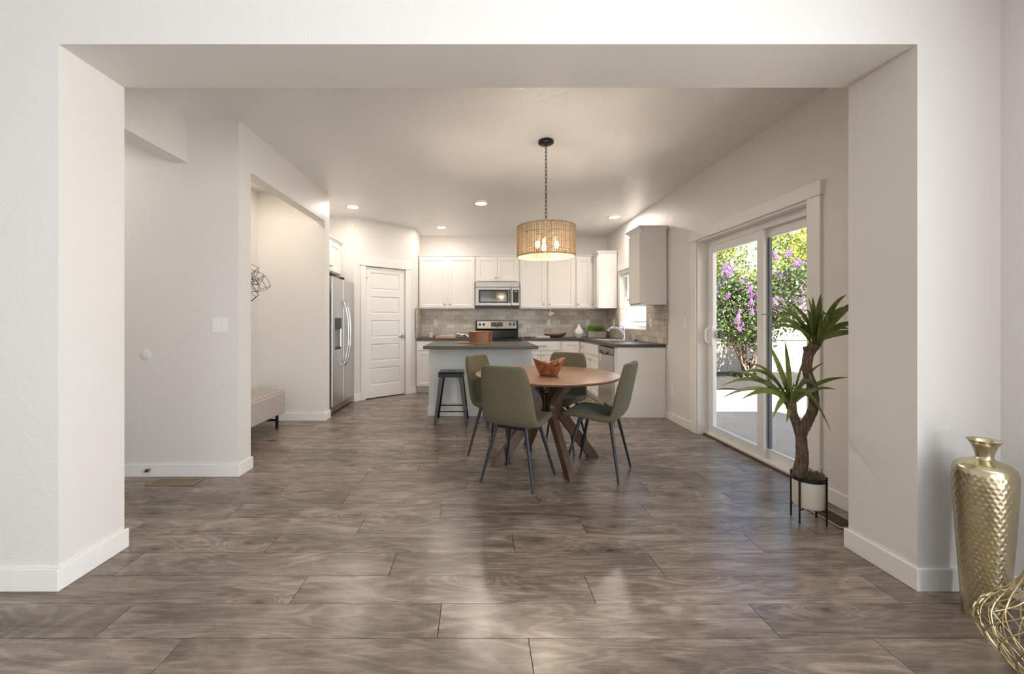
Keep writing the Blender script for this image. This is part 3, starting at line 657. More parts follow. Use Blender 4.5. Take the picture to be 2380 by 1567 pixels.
V = [onface(x, h, 0.0065) for x, h in ((-0.105, -0.032), (0.105, -0.032), (0.105, 0.048), (-0.105, 0.048))] + [onface(x, h, 0.009) for x, h in ((-0.105, -0.032), (0.105, -0.032), (0.105, 0.048), (-0.105, 0.048))]
ds = MB().add(V, [(0, 1, 2, 3), (4, 5, 6, 7), (0, 1, 5, 4), (1, 2, 6, 5), (2, 3, 7, 6), (3, 0, 4, 7)]).build('display', 'display', rg)
def facemark(x, h, w, t, mat='mark'):
    V = [onface(x + a, h + b, off) for off in (0.0092, 0.0100) for a, b in ((-w / 2, -t / 2), (w / 2, -t / 2), (w / 2, t / 2), (-w / 2, t / 2))]
    MB().add(V, [(0, 1, 2, 3), (4, 5, 6, 7), (0, 1, 5, 4), (1, 2, 6, 5), (2, 3, 7, 6), (3, 0, 4, 7)]).build('display_mark', mat, ds)
facemark(0, 0.025, 0.045, 0.014)
for x in (-0.085, -0.06, 0.06, 0.085):
    for h in (0.025, -0.008): facemark(x, h, 0.014, 0.008)
V = [onface(x, h, off) for off in (0.0062, 0.007) for x, h in ((-0.03, -0.052), (0.03, -0.052), (0.03, -0.047), (-0.03, -0.047))]
MB().add(V, [(0, 1, 2, 3), (4, 5, 6, 7), (0, 1, 5, 4), (1, 2, 6, 5), (2, 3, 7, 6), (3, 0, 4, 7)]).build('brand_mark', 'darkplast', rg)
for x, y, rad in ((-0.19, 0.16, 0.10), (0.19, 0.16, 0.08), (-0.19, 0.40, 0.08), (0.19, 0.40, 0.10)):
    m = MB(); m.lathe([(rad, 0.9222), (rad + 0.003, 0.9226), (rad + 0.006, 0.9222)], 32, (x, y, 0)); m.build('burner_ring', 'display', rg)

# microwave
mw = thing('microwave', 'stainless steel over-the-range microwave with black control panel', 'microwave', (0.317, 7.065, 1.435))
MB().box(-0.378, 0.378, 0.02, YB - 0.012 - 7.065, 0.02, 0.44).build('case', 'darkplast', mw)
MB().box(-0.378, 0.378, -0.002, 0.02, 0.352, 0.442).build('vent_panel', 'steel', mw, bevel=0.006)
MB().gridslab([-0.378, -0.318, 0.188, 0.246], [0.035, 0.082, 0.305, 0.348], lambda x, z: not (-0.318 < x < 0.188 and 0.082 < z < 0.305), -0.008, 0.02, XZ).build('door_frame', 'steel', mw, bevel=0.004)
MB().box(-0.318, 0.188, -0.004, 0.018, 0.082, 0.305).build('window_border', 'blackglass', mw)
MB().box(-0.292, 0.160, -0.006, -0.004, 0.106, 0.282).build('window_mesh', 'mwglass', mw)
MB().box(0.20, 0.226, -0.05, -0.008, 0.078, 0.315).build('handle', 'black', mw, bevel=0.008)
MB().box(0.25, 0.378, -0.008, 0.02, 0.035, 0.348).build('control_surround', 'steel', mw, bevel=0.004)
cp = MB().box(0.268, 0.366, -0.012, -0.008, 0.082, 0.305).build('control_panel', 'blackglass', mw)
MB().box(0.290, 0.344, -0.0135, -0.012, 0.268, 0.293).build('display_mark', 'mark', cp)
for i in range(3):
    for j in range(5): MB().box(0.281 + i * 0.027, 0.290 + i * 0.027, -0.013, -0.012, 0.105 + j * 0.03, 0.110 + j * 0.03).build('key_mark', 'mark', cp)
MB().box(-0.37, 0.37, 0.0, 0.36, 0.0, 0.033).build('bottom_grille', 'darkplast', mw, bevel=0.004)

# refrigerator
fr = thing('refrigerator', 'stainless steel side-by-side refrigerator with ice dispenser', 'refrigerator', (-1.85, 5.195, 0), pi / 2)
MB().box(0.005, 0.905, 0.075, 0.86, 0.05, 1.755).build('cabinet_body', 'steelv', fr, bevel=0.004)
df = MB().gridslab([0.0, 0.10, 0.33, 0.428], [0.105, 0.835, 1.235, 1.77], lambda x, z: not (0.10 < x < 0.33 and 0.835 < z < 1.235), 0, 0.07, XZ).build('freezer_door', 'steelv', fr, bevel=0.012)
dr = MB().box(0.434, 0.91, 0, 0.07, 0.105, 1.77).build('fridge_door', 'steelv', fr, bevel=0.012)
MB().box(0.10, 0.33, 0.045, 0.07, 0.835, 1.235).build('dispenser_recess', 'mark', df)
MB().box(0.10, 0.33, -0.004, 0.045, 1.10, 1.235).build('dispenser_controls', 'darkplast', df, bevel=0.004)
MB().box(0.10, 0.33, 0.0, 0.045, 0.835, 0.858).build('dispenser_tray', 'darkplast', df, bevel=0.003)
for dd, x in ((df, 0.385), (dr, 0.477)):
    MB().tube(spline([(x, 0.005, 0.60), (x, -0.03, 0.64), (x, -0.065, 0.80), (x, -0.078, 1.04), (x, -0.065, 1.28), (x, -0.03, 1.44), (x, 0.005, 1.48)]), 0.014, 10).build('handle', 'chrome', dd, True)
MB().box(0.005, 0.905, 0.03, 0.075, 0.02, 0.10).build('kick_grille', 'steel', fr, bevel=0.004)
MB().box(0.395, 0.465, 0.0, 0.06, 1.77, 1.80).build('hinge_cover', 'darkplast', fr, bevel=0.005)
for x in (0.03, 0.88): MB().cyl((x, 0.07, 0.0), (x, 0.07, 0.05), 0.02, n=12).build('foot', 'black', fr, True)

# ------------------------------------------------------------------ island
isl = thing('kitchen_island', 'pale grey-white island base under dark countertop', 'island', (0.02, 5.21, 0))
MB().box(-0.655, 0.655, 0.0, 0.60, 0, BZ).build('island_base', 'island', isl)
MB().box(-0.668, 0.668, -0.012, 0.0, 0, 0.11).build('base_trim', 'island', isl, bevel=0.003)
MB().box(-0.668, -0.655, 0, 0.60, 0, 0.11).build('base_trim', 'island', isl); MB().box(0.655, 0.668, 0, 0.60, 0, 0.11).build('base_trim', 'island', isl)
o = MB().box(-0.645, 0.69, 4.75, 5.845, BZ, CH).build('countertop', 'granite', bevel=0.004); tag(o, 'dark speckled island countertop with seating overhang', 'countertop')

# stools
def make_stool(label, loc, rot):
    t = thing('bar_stool', label, 'stool', loc, rot, 'dark metal backless stools')
    hs = 0.148
    seat = MB().gridslab([-hs, -0.04, 0.04, hs], [-hs, -0.011, 0.011, hs], lambda x, y: not (abs(x) < 0.04 and abs(y) < 0.011), 0.588, 0.606, XY).build('seat', 'gunmetal', t, bevel=0.008)
    MB().gridslab([-hs, -hs + 0.012, hs - 0.012, hs], [-hs, -hs + 0.012, hs - 0.012, hs], lambda x, y: abs(x) > hs - 0.012 or abs(y) > hs - 0.012, 0.545, 0.59, XY).build('seat_apron', 'gunmetal', t, bevel=0.003)
    for sx in (-1, 1):
        for sy in (-1, 1):
            V = []
            for z, c_, w in ((0.0, 0.198, 0.030), (0.58, 0.134, 0.05)):
                e = 0.014
                V += [(sx * c_, sy * c_, z), (sx * (c_ - w), sy * c_, z), (sx * (c_ - w), sy * (c_ - e), z), (sx * (c_ - e), sy * (c_ - e), z), (sx * (c_ - e), sy * (c_ - w), z), (sx * c_, sy * (c_ - w), z)]
            MB().add(V, [(0, 1, 2, 3, 4, 5), (11, 10, 9, 8, 7, 6)] + [(i, (i + 1) % 6, 6 + (i + 1) % 6, 6 + i) for i in range(6)]).build('leg', 'gunmetal', t, bevel=0.002)
    zb = 0.155; q_ = 0.176
    for a, b in (((-q_, -q_), (q_, -q_)), ((q_, -q_), (q_, q_)), ((q_, q_), (-q_, q_)), ((-q_, q_), (-q_, -q_))):
        MB().tube([(a[0], a[1], zb), (b[0], b[1], zb)], 0.007, 8).build('stretcher', 'gunmetal', t, True)
    return t
make_stool('dark metal backless stool standing clear at the island, left one', (-0.325, 4.93, 0), 0)
make_stool('dark metal stool almost hidden behind the green chairs', (0.285, 4.93, 0), 0)

# ------------------------------------------------------------------ dining table
TX, TY = 0.58, 3.53
tb = thing('dining_table', 'round walnut dining table with crossed angled legs', 'table', (TX, TY, 0))
MB().lathe([(0.0, 0.755), (0.600, 0.755), (0.609, 0.752), (0.610, 0.746), (0.590, 0.730), (0.55, 0.722), (0.0, 0.722)], 96).build('tabletop', 'ttop', tb, True, ang=30)
cl_ = spline([(0.452, 0, 0), (0.30, 0, 0.19), (0.155, 0, 0.375), (0.088, 0, 0.475), (0.105, 0, 0.555), (0.19, 0, 0.64), (0.29, 0, 0.724)], 4)
left, right = [], []
for i, p in enumerate(cl_):
    a = cl_[max(i - 1, 0)]; b = cl_[min(i + 1, len(cl_) - 1)]; d = (b - a); nrm = Vector((-d.z, 0, d.x)).normalized(); w = 0.043 - 0.004 * abs(p.z - 0.5)
    le = p + nrm * w; ri = p - nrm * w
    if i == 0: le = Vector((p.x - 0.058, 0, 0)); ri = Vector((p.x + 0.04, 0, 0))
    if i == len(cl_) - 1: le = Vector((p.x - 0.06, 0, 0.724)); ri = Vector((p.x + 0.05, 0, 0.724))
    left.append((max(le.x, 0.012), le.z)); right.append((max(ri.x, 0.02), ri.z))
V = []; n_l = len(left)
for (a, b) in zip(left, right):
    V += [(a[0], -0.026, a[1]), (b[0], -0.026, b[1]), (b[0], 0.026, b[1]), (a[0], 0.026, a[1])]
F = [(3, 2, 1, 0), tuple((n_l - 1) * 4 + k for k in range(4))]
for i in range(n_l - 1):
    for k in range(4): F.append((i * 4 + k, i * 4 + (k + 1) % 4, i * 4 + 4 + (k + 1) % 4, i * 4 + 4 + k))
lm = MB().add(V, F).mesh('leg', 'walnut', True, 30)
for k in range(4): link('leg', lm, tb, (0, 0, 0), R(14.5 + 90 * k), bevel=0.004)
MB().box(-0.038, 0.038, -0.038, 0.038, 0.40, 0.585).build('hub', 'walnut', tb, bevel=0.004, rot=R(14.5))
MB().box(-0.03, 0.03, -0.03, 0.03, 0.585, 0.59).build('hub_plate', 'blackmetal', tb, rot=R(14.5))

# bowl on the table
m = MB(); prof = [(0.0, 0.0), (0.062, 0.0), (0.068, 0.006), (0.093, 0.06), (0.118, 0.118), (0.124, 0.128), (0.116, 0.124), (0.088, 0.065), (0.058, 0.014), (0.0, 0.012)]
m.lathe(prof, 48)
m.v = [(x * 1.08, y * 0.98, z + (0.022 * (2 * (x / 0.124) ** 2 - 1) if z > 0.02 else 0) * min(1, z / 0.12)) for x, y, z in m.v]
o = m.build('wooden_bowl', 'bowlwood', smooth=True, ang=50, loc=(0.572, 3.37, 0.7555)); tag(o, 'reddish carved wooden bowl with dipped rim on the table', 'bowl')

# ------------------------------------------------------------------ chairs
def make_chair():
    t = thing('dining_chair', '', 'chair', group='olive green upholstered dining chairs')
    side = [(0.222, 0.430), (0.228, 0.452), (0.195, 0.468), (0.10, 0.466), (-0.02, 0.452), (-0.12, 0.446), (-0.172, 0.462), (-0.203, 0.515), (-0.222, 0.60), (-0.242, 0.70), (-0.262, 0.80), (-0.274, 0.865), (-0.277, 0.885)]
    hw = [0.165, 0.188, 0.205, 0.222, 0.228, 0.226, 0.222, 0.217, 0.211, 0.203, 0.192, 0.172, 0.145]
    NX = 9; V = []; F = []
    for i, ((y, z), h) in enumerate(zip(side, hw)):
        for k in range(NX):
            u = 2 * k / (NX - 1) - 1
            curl = 0.030 * abs(u) ** 3
            yy, zz = y, z
            if i <= 5: zz += curl * 0.55 * min(1, i / 3)
            elif i == 6: zz += curl * 0.6; yy += curl * 0.6
            else: yy += curl * (1.25 if i < 10 else 0.9)
            V.append((u * h, yy, zz))
    for i in range(len(side) - 1):
        for k in range(NX - 1): F.append((i * NX + k, i * NX + k + 1, (i + 1) * NX + k + 1, (i + 1) * NX + k))
    sh = MB().add(V, F).build('upholstered_shell', 'fabric', t, True, ang=180)
    # make sure the normals look up / forward before thickening
    if sum(p.normal.z for p in sh.data.polygons) < 0: sh.data.flip_normals()
    sd = sh.modifiers.new('padding', 'SOLIDIFY'); sd.thickness = 0.050; sd.offset = 0.0; sd.use_even_offset = False
    ss = sh.modifiers.new('round', 'SUBSURF'); ss.levels = 2; ss.render_levels = 2
    for sx in (-1, 1):
        for sy in (-1, 1):
            top = (sx * 0.118, sy * 0.118 - 0.012, 0.432); foot = (sx * 0.212, sy * 0.212, 0.0)
            MB().tube([top, foot], [0.0145, 0.0085], 12).build('leg', 'leg', t, True)
    MB().box(-0.125, 0.125, -0.142, -0.118, 0.408, 0.428).build('seat_rail', 'blackmetal', t, bevel=0.004)
    MB().box(-0.125, 0.125, 0.094, 0.118, 0.412, 0.436).build('seat_rail', 'blackmetal', t, bevel=0.004)
    MB().box(-0.02, 0.02, -0.13, 0.11, 0.408, 0.43).build('seat_rail', 'blackmetal', t, bevel=0.004)
    return t
ch0 = make_chair()
for i, (x, y, a, lb) in enumerate(((0.303, 3.135, -30.7, 'olive green padded chair nearest the camera, seen from behind'),
        (0.96, 3.32, 58.6, 'olive green padded chair seen in profile on the right'),
        (0.775, 3.955, 149.3, 'olive green padded chair behind the table, facing the camera'),
        (0.195, 3.74, -121.4, 'olive green padded chair left of the table beside the stool'))):
    c = ch0 if i == 0 else copy_tree(ch0)
    c.location = (x, y, 0); c.rotation_euler = (0, 0, R(a)); c['label'] = lb

# ------------------------------------------------------------------ pendant lamp
PX, PY = 0.58, 3.55
pd = thing('pendant_lamp', 'woven rope drum pendant lamp hanging over the table', 'lamp', (PX, PY, 1.754))
MB().lathe([(0.0, 1.006), (0.062, 1.006), (0.066, 1.002), (0.066, 0.984), (0.06, 0.978), (0.02, 0.974), (0.0, 0.973)], 32).build('ceiling_canopy', 'blackmetal', pd, True)
RS, HS = 0.247, 0.264; NR = 76
def rope(sgn):
    V = []; F = []; n = NR * 2
    for k in range(n):
        a = 2 * pi * k / n; rr = RS + sgn * 0.0026 * (1 if k % 2 else -1)
        for (dr_, dz) in ((-0.0016, -0.0033), (0.0016, -0.0033), (0.0016, 0.0033), (-0.0016, 0.0033)): V.append(((rr + dr_) * cos(a), (rr + dr_) * sin(a), dz))
    for k in range(n):
        q = (k + 1) % n
        for e in range(4): F.append((k * 4 + e, k * 4 + (e + 1) % 4, q * 4 + (e + 1) % 4, q * 4 + e))
    return MB().add(V, F).mesh('rope_ring', 'shade')
rp, rm = rope(1), rope(-1); NRING = 26
for i in range(NRING): link('rope_ring', rp if i % 2 else rm, pd, (0, 0, 0.012 + i * (HS - 0.024) / (NRING - 1)), pi / NR * 0.5)
rod = MB().cyl((RS, 0, 0.004), (RS, 0, HS - 0.004), 0.0019, n=5).mesh('upright_cord', 'twig')
for k in range(NR): link('upright_cord', rod, pd, (0, 0, 0), 2 * pi * (k + 0.25) / NR)
for z in (0.004, HS - 0.004):
    m = MB(); m.tube([((RS) * cos(2 * pi * k / 64), RS * sin(2 * pi * k / 64), z) for k in range(64)], 0.0055, 6, closed=True); m.build('rim_ring', 'shade', pd, True)
m = MB()
for k in range(3): m.tube([(0, 0, HS - 0.012), (RS * cos(k * 2.094 + .4), RS * sin(k * 2.094 + .4), HS - 0.012)], 0.003, 6)
m.build('spider', 'blackmetal', pd)
MB().cyl((0, 0, HS - 0.09), (0, 0, HS + 0.02), 0.014, n=12).build('stem', 'blackmetal', pd, True)
lk = MB(); lk.tube([(0.0085 * (1 if abs(((k / 16) * 2) % 2 - 1) > 9 else cos(2 * pi * k / 16)), 0, 0.0195 * sin(2 * pi * k / 16)) for k in range(16)], 0.0024, 6, closed=True)
lkm = lk.mesh('chain_link', 'blackmetal', True)
ztop, zbot = 0.974, HS + 0.02; NL = 21
for k in range(NL):
    link('chain_link', lkm, pd, (0, 0, zbot + (k + 0.5) * (ztop - zbot) / NL), (pi / 2 if k % 2 else 0.0) + 0.35)
for k in range(3):
    a = k * 2 * pi / 3 + 3.7; bx, by = 0.095 * cos(a), 0.095 * sin(a)
    MB().tube([(0, 0, HS - 0.08), (bx, by, HS - 0.08)], 0.006, 8).build('lamp_arm', 'blackmetal', pd, True)
    MB().cyl((bx, by, HS - 0.085), (bx, by, HS - 0.135), 0.015, n=12).build('socket', 'white', pd, True)
    MB().lathe([(0.0, -0.062), (0.012, -0.058), (0.020, -0.044), (0.022, -0.030), (0.018, -0.014), (0.011, 0.0), (0.0, 0.002)], 16, (bx, by, HS - 0.135)).build('bulb', 'bulb', pd, True)

# ------------------------------------------------------------------ recessed ceiling lights
for (x, y, lb, pw) in ((-1.712, 5.58, 'recessed ceiling light near the refrigerator', 3.2), (0.028, 5.42, 'recessed ceiling light above the island', 6.5),
                   (-0.618, 6.80, 'recessed ceiling light in front of the left wall cabinets', 2.4), (2.02, 6.13, 'recessed ceiling light over the sink', 4)):
    t = thing('recessed_light', lb, 'ceiling light', (x, y, CZ), 0, 'recessed ceiling lights')
    MB().lathe([(0.072, -0.001), (0.096, -0.001), (0.092, -0.008), (0.076, -0.010), (0.072, -0.004)], 32, closed=True).build('trim_ring', 'plastic', t, True)
    MB().lathe([(0.0, -0.0035), (0.072, -0.0035), (0.072, -0.002), (0.0, -0.002)], 32).build('lens', 'can', t)
    l = bpy.data.lights.new('downlight', 'AREA'); l.shape = 'DISK'; l.size = 0.13; l.energy = pw; l.color = (1.0, 0.90, 0.78)
    lo = bpy.data.objects.new('downlight', l); COL.objects.link(lo); lo.location = (0, 0, -0.012); lo.parent = t
l = bpy.data.lights.new('pendant_glow', 'POINT'); l.energy = 6; l.color = (1.0, 0.88, 0.72); l.shadow_soft_size = 0.04
lo = bpy.data.objects.new('pendant_glow', l); COL.objects.link(lo); lo.location = (0, 0, 0.08); lo.parent = pd

# ------------------------------------------------------------------ wall plates
def plate(label, loc, rot, kind, cord=False, w=0.072, h=0.117):
    t = thing('wall_switch' if kind == 'switch' else 'wall_outlet', label, 'switch' if kind == 'switch' else 'outlet', loc, rot)
    MB().box(-w / 2, w / 2, -0.006, 0, -h / 2, h / 2).build('cover_plate', 'plastic', t, bevel=0.002)
    if kind == 'switch':
        for dx in ([0] if w < 0.1 else [-0.023, 0.023]):
            MB().add([(dx - .016, -.006, -.033), (dx + .016, -.006, -.033), (dx + .016, -.006, .033), (dx - .016, -.006, .033), (dx - .016, -.012, -.033), (dx + .016, -.012, -.033), (dx + .016, -.0068, .033), (dx - .016, -.0068, .033)],
                 [(0, 1, 2, 3), (4, 5, 6, 7), (0, 1, 5, 4), (1, 2, 6, 5), (2, 3, 7, 6), (3, 0, 4, 7)]).build('rocker', 'plastic', t)
    else:
        for z in (-0.02, 0.02):
            r_ = MB().cyl((0, -0.006, z), (0, -0.009, z), 0.016, n=16).build('receptacle', 'plastic', t, True)
            for dx in (-0.006, 0.006): MB().box(dx - 0.0012, dx + 0.0012, -0.0096, -0.009, z - 0.005, z + 0.005).build('slot', 'darkplast', r_)
    return t
plate('white double rocker light switch on the wall left of the nook', (-2.005, YN0, 1.17), 0, 'switch', w=0.118)
yt = YB - 0.012
plate('white outlet in the tile left of the range with charging cord', (-0.789, yt, 1.177), 0, 'outlet')
plate('white outlet in the tile above the wooden boat bowl', (1.273, yt, 1.177), 0, 'outlet')
plate('white outlet in the tile behind the grass planter', (1.976, yt, 1.177), 0, 'outlet')
plate('white outlet on the side wall tile left of the kitchen window', (XW - 0.012, 7.06, 1.18), -pi / 2, 'outlet')
plate('white switch on the side wall tile right of the kitchen window', (XW - 0.012, 5.53, 1.18), -pi / 2, 'switch')
plate('white light switch beside the patio door casing', (XW, 4.62, 1.185), -pi / 2, 'switch')
plate('white outlet low on the right wall near the end panel', (XW, 4.93, 0.36), -pi / 2, 'outlet')
o = MB().lathe([(0.0, -0.005), (0.038, -0.005), (0.043, -0.002), (0.043, 0.0), (0.0, 0.0)], 32); o.v = [(x, z, y) for x, y, z in o.v]
o = o.build('wall_cover', 'wall', smooth=True, loc=(-2.58, YN0, 0.94)); tag(o, 'round painted blank cover low on the switch wall', 'wall cover')
ds_ = thing('door_stop', 'small dark door stop screwed to the left baseboard', 'door stop', (-2.54, YN0 - BT, 0.055))
MB().cyl((0, 0, 0), (0, -0.02, 0), 0.013, n=14).build('base', 'nickel', ds_, True); MB().cyl((0, -0.02, 0), (0, -0.034, 0), 0.009, n=12).build('tip', 'darkplast', ds_, True)

# floor vents
def vent(label, x0, x1, y0, y1, along, mat, frame):
    t = thing('floor_vent', label, 'vent', ((x0 + x1) / 2, (y0 + y1) / 2, 0)); w, d = (x1 - x0) / 2, (y1 - y0) / 2; b = 0.018
    MB().gridslab([-w, -w + b, w - b, w], [-d, -d + b, d - b, d], lambda x, y: abs(x) > w - b or abs(y) > d - b, 0.0005, 0.006, XY).build('frame', frame, t, bevel=0.0015)
    MB().box(-w + b, w - b, -d + b, d - b, 0.0003, 0.001).build('duct_shadow', 'void', t)
    L = (w if along == 'x' else d) - b; n = int(2 * L / 0.0135)
    for i in range(n):
        p = -L + (i + 0.5) * 2 * L / n
        if along == 'x': MB().box(p - 0.0038, p + 0.0038, -d + b, d - b, 0.001, 0.005).build('slat', mat, t)
        else: MB().box(-w + b, w - b, p - 0.0038, p + 0.0038, 0.001, 0.005).build('slat', mat, t)
    if along == 'x': MB().box(-0.004, 0.004, -d + b, d - b, 0.001, 0.0055).build('mid_bar', frame, t)
vent('tan metal floor vent by the left baseboard', -2.44, -2.09, 2.995, 3.135, 'x', 'ventlight', 'ventlight')
vent('brown floor vent behind the potted plant at the right wall', 2.085, 2.235, 2.37, 2.74, 'y', 'vent', 'nickel')

# ------------------------------------------------------------------ nook: bench and wire art
bn = thing('bench', 'pale chenille upholstered bench on dark legs in the nook', 'bench', (-2.44, 4.12, 0))
MB().box(-0.215, 0.225, -0.58, 0.59, 0.155, 0.405).build('upholstered_box', 'bench', bn, bevel=0.022, seg=4, smooth=True)
MB().box(-0.205, 0.215, -0.57, 0.58, 0.40, 0.422).build('cushion_top', 'bench', bn, bevel=0.012, seg=3, smooth=True)
for y in (-0.47, 0.47):
    for x in (-0.17, 0.185): MB().box(x - 0.013, x + 0.013, y - 0.013, y + 0.013, 0, 0.157).build('leg', 'blackmetal', bn, bevel=0.002)
    MB().box(-0.157, 0.172, y - 0.011, y + 0.011, 0.085, 0.107).build('crossbar', 'blackmetal', bn)
wa = thing('wall_art', 'black wire cube sculpture on the nook wall', 'wall art', (-2.655, 4.62, 1.62))
rnd = random.Random(3)
for (cx, cy, cz, s_) in ((0.10, -0.02, 0.14, 0.055), (0.15, 0.0, 0.07, 0.05), (0.19, 0.03, 0.0, 0.062), (0.12, -0.03, -0.02, 0.05), (0.09, -0.02, -0.13, 0.055), (0.07, -0.12, 0.05, 0.06), (0.07, -0.2, -0.08, 0.06)):
    mt = Matrix.Rotation(rnd.uniform(0, 1.5), 4, 'X') @ Matrix.Rotation(rnd.uniform(0, 1.5), 4, 'Y') @ Matrix.Rotation(rnd.uniform(0, 1.5), 4, 'Z')
    P = [Vector((cx, cy, cz)) + (mt @ Vector((a, b, c))) * s_ for a in (-1, 1) for b in (-1, 1) for c in (-1, 1)]
    m = MB()
    for i in range(8):
        for bit in (1, 2, 4):
            if not i & bit: m.tube([P[i], P[i | bit]], 0.0024, 5)
    m.build('wire_cube', 'blackmetal', wa)
MB().tube([(0.0, -0.03, 0.0), (0.12, -0.02, 0.0)], 0.003, 6).build('mount', 'blackmetal', wa)

# ------------------------------------------------------------------ things on island and counters
cb_ = thing('cutting_board', 'round wooden serving board with handle on the island', 'cutting board', (0.02, 5.32, CH))
MB().lathe([(0.0, 0.0), (0.163, 0.0), (0.168, 0.004), (0.168, 0.012), (0.163, 0.016), (0.0, 0.016)], 48).build('board', 'board', cb_, True)
MB().box(-0.30, -0.155, -0.02, 0.02, 0.001, 0.015).build('handle', 'board', cb_, bevel=0.006)
cn = thing('wooden_canister', 'round stave wood canister with lid on the serving board', 'canister', (0.02, 5.32, CH + 0.0165))
NS = 16; st = MB(); a0, a1 = -pi / NS, pi / NS
V = [(rr * cos(a), rr * sin(a), z) for z in (0.0, 0.125) for (rr, a) in ((0.154, a0), (0.154, 0), (0.154, a1), (0.14, a1), (0.14, a0))]
stm = MB().add(V, [(4, 3, 2, 1, 0), (5, 6, 7, 8, 9)] + [(i, (i + 1) % 5, 5 + (i + 1) % 5, 5 + i) for i in range(5)]).mesh('stave', 'stave')
for k in range(NS): link('stave', stm, cn, (0, 0, 0), 2 * pi * k / NS + 0.13)
MB().lathe([(0.0, 0.125), (0.150, 0.125), (0.154, 0.128), (0.154, 0.138), (0.148, 0.142), (0.0, 0.142)], 48).build('lid', 'bowlwood', cn, True)
MB().lathe([(0.0, 0.142), (0.02, 0.142), (0.022, 0.148), (0.0, 0.150)], 16).build('lid_knob', 'board', cn, True)

cup = thing('cup', 'white cup at the left end of the back counter', 'cup', (-0.855, 7.28, CH))
MB().lathe([(0.0, 0.0), (0.038, 0.0), (0.043, 0.004), (0.052, 0.088), (0.049, 0.088), (0.041, 0.008), (0.0, 0.006)], 28).build('cup_body', 'white', cup, True)
tr = thing('wooden_tray', 'pale wooden tray under the white book on the back counter', 'tray', (-0.575, 7.12, CH))
MB().box(-0.17, 0.17, -0.11, 0.11, 0, 0.012).build('tray_base', 'lightwood', tr, bevel=0.003)
MB().box(-0.17, 0.17, -0.11, -0.098, 0.012, 0.04).build('tray_side', 'lightwood', tr, bevel=0.003); MB().box(-0.17, 0.17, 0.098, 0.11, 0.012, 0.04).build('tray_side', 'lightwood', tr, bevel=0.003)
MB().box(-0.182, -0.17, -0.11, 0.11, 0, 0.045).build('tray_end', 'walnut', tr, bevel=0.003); MB().box(0.17, 0.182, -0.11, 0.11, 0, 0.045).build('tray_end', 'lightwood', tr, bevel=0.003)
def book(label, loc, w, d, h, cover, rot=0.0):
    t = thing('book', label, 'book', loc, rot)
    MB().box(-w / 2, w / 2, -d / 2, d / 2, 0, 0.003).build('cover', cover, t); MB().box(-w / 2, w / 2, -d / 2, d / 2, h - 0.003, h).build('cover', cover, t)
    MB().box(-w / 2, -w / 2 + 0.003, -d / 2, d / 2, 0.003, h - 0.003).build('spine', cover, t)
    MB().box(-w / 2 + 0.004, w / 2 - 0.006, -d / 2 + 0.004, d / 2 - 0.004, 0.003, h - 0.003).build('pages', 'paper', t); return t
book('white book lying on the wooden tray', (-0.545, 7.12, CH + 0.0125), 0.24, 0.17, 0.032, 'paper')
o = MB().box(-0.05, 0.05, -0.04, 0.04, 0, 0.045).build('small_box', 'boatwood', bevel=0.003, loc=(-0.73, 7.36, CH)); tag(o, 'small brown box between white cup and white book', 'box')
# folded cloth: a soft draped grid
def cloth(label, loc, w, d, hfun, mat='cloth'):
    n = 22; V = []; F = []
    for i in range(n + 1):
        for k in range(n + 1):
            u, v = i / n, k / n; V.append(((u - .5) * w, (v - .5) * d, 0.004 + hfun(u, v)))
    for i in range(n):
        for k in range(n): a = i * (n + 1) + k; F.append((a, a + n + 1, a + n + 2, a + 1))
    o = MB().add(V, F).build('towel', mat, smooth=True, ang=180, loc=loc); s_ = o.modifiers.new('thick', 'SOLIDIFY'); s_.thickness = 0.006; s_.offset = 1
    tag(o, label, 'towel'); return o
cloth('crumpled white towel draped beside the tray on the back counter', (-0.245, 7.10, CH), 0.27, 0.18, lambda u, v: 1.35 * (0.055 * max(0, 1 - 1.25 * u) ** 0.8 * (0.75 + .25 * sin(9 * v)) + 0.02 * (0.5 + 0.5 * sin(15 * u + 6 * v)) * (1 if u > .3 else .3) + 0.03 * math.exp(-((u - .9) / .12) ** 2) * (0.6 + .4 * sin(8 * v))))
ck = MB(); ck.tube(spline([(-0.789, yt - 0.012, 1.16), (-0.789, yt - 0.035, 1.13), (-0.79, yt - 0.03, 1.06), (-0.80, yt - 0.05, 1.0), (-0.84, yt - 0.08, 0.95), (-0.88, yt - 0.10, 0.925), (-0.93, yt - 0.12, CH + 0.006)]), 0.0032, 6)
# cord runs left along the counter
o = ck.build('charging_cord', 'plastic', smooth=True); tag(o, 'thin white charging cord hanging from the left outlet', 'cord')
o = MB().tube(spline([(1.245, 7.16, UZ0 - 0.004), (1.25, 7.15, 1.37), (1.265, 7.15, 1.33), (1.225, 7.14, 1.30), (1.235, 7.15, 1.345), (1.30, 7.15, 1.335), (1.25, 7.145, 1.315), (1.22, 7.15, 1.335), (1.29, 7.14, 1.355), (1.27, 7.15, 1.31)]), 0.0042, 6).build('looped_cord', 'plastic', smooth=True); tag(o, 'white cord tied in a loop under the right wall cabinets', 'cord')
sd_ = MB().lathe([(0.0, 0.0), (0.055, 0.0), (0.068, 0.016), (0.065, 0.02), (0.052, 0.008), (0.0, 0.006)], 32).build('wooden_dish', 'bowlwood', smooth=True, loc=(0.835, 7.05, CH)); tag(sd_, 'small shallow wooden dish right of the range', 'dish')
book('larger grey book lying under another beside the boat bowl', (1.075, 7.03, CH), 0.26, 0.19, 0.018, 'greycover')
book('smaller pale book on top of the grey book', (1.09, 7.03, CH + 0.0182), 0.22, 0.16, 0.016, 'paper', 0.08)
m = MB(); N = 20; V = []; F = []
prof = []
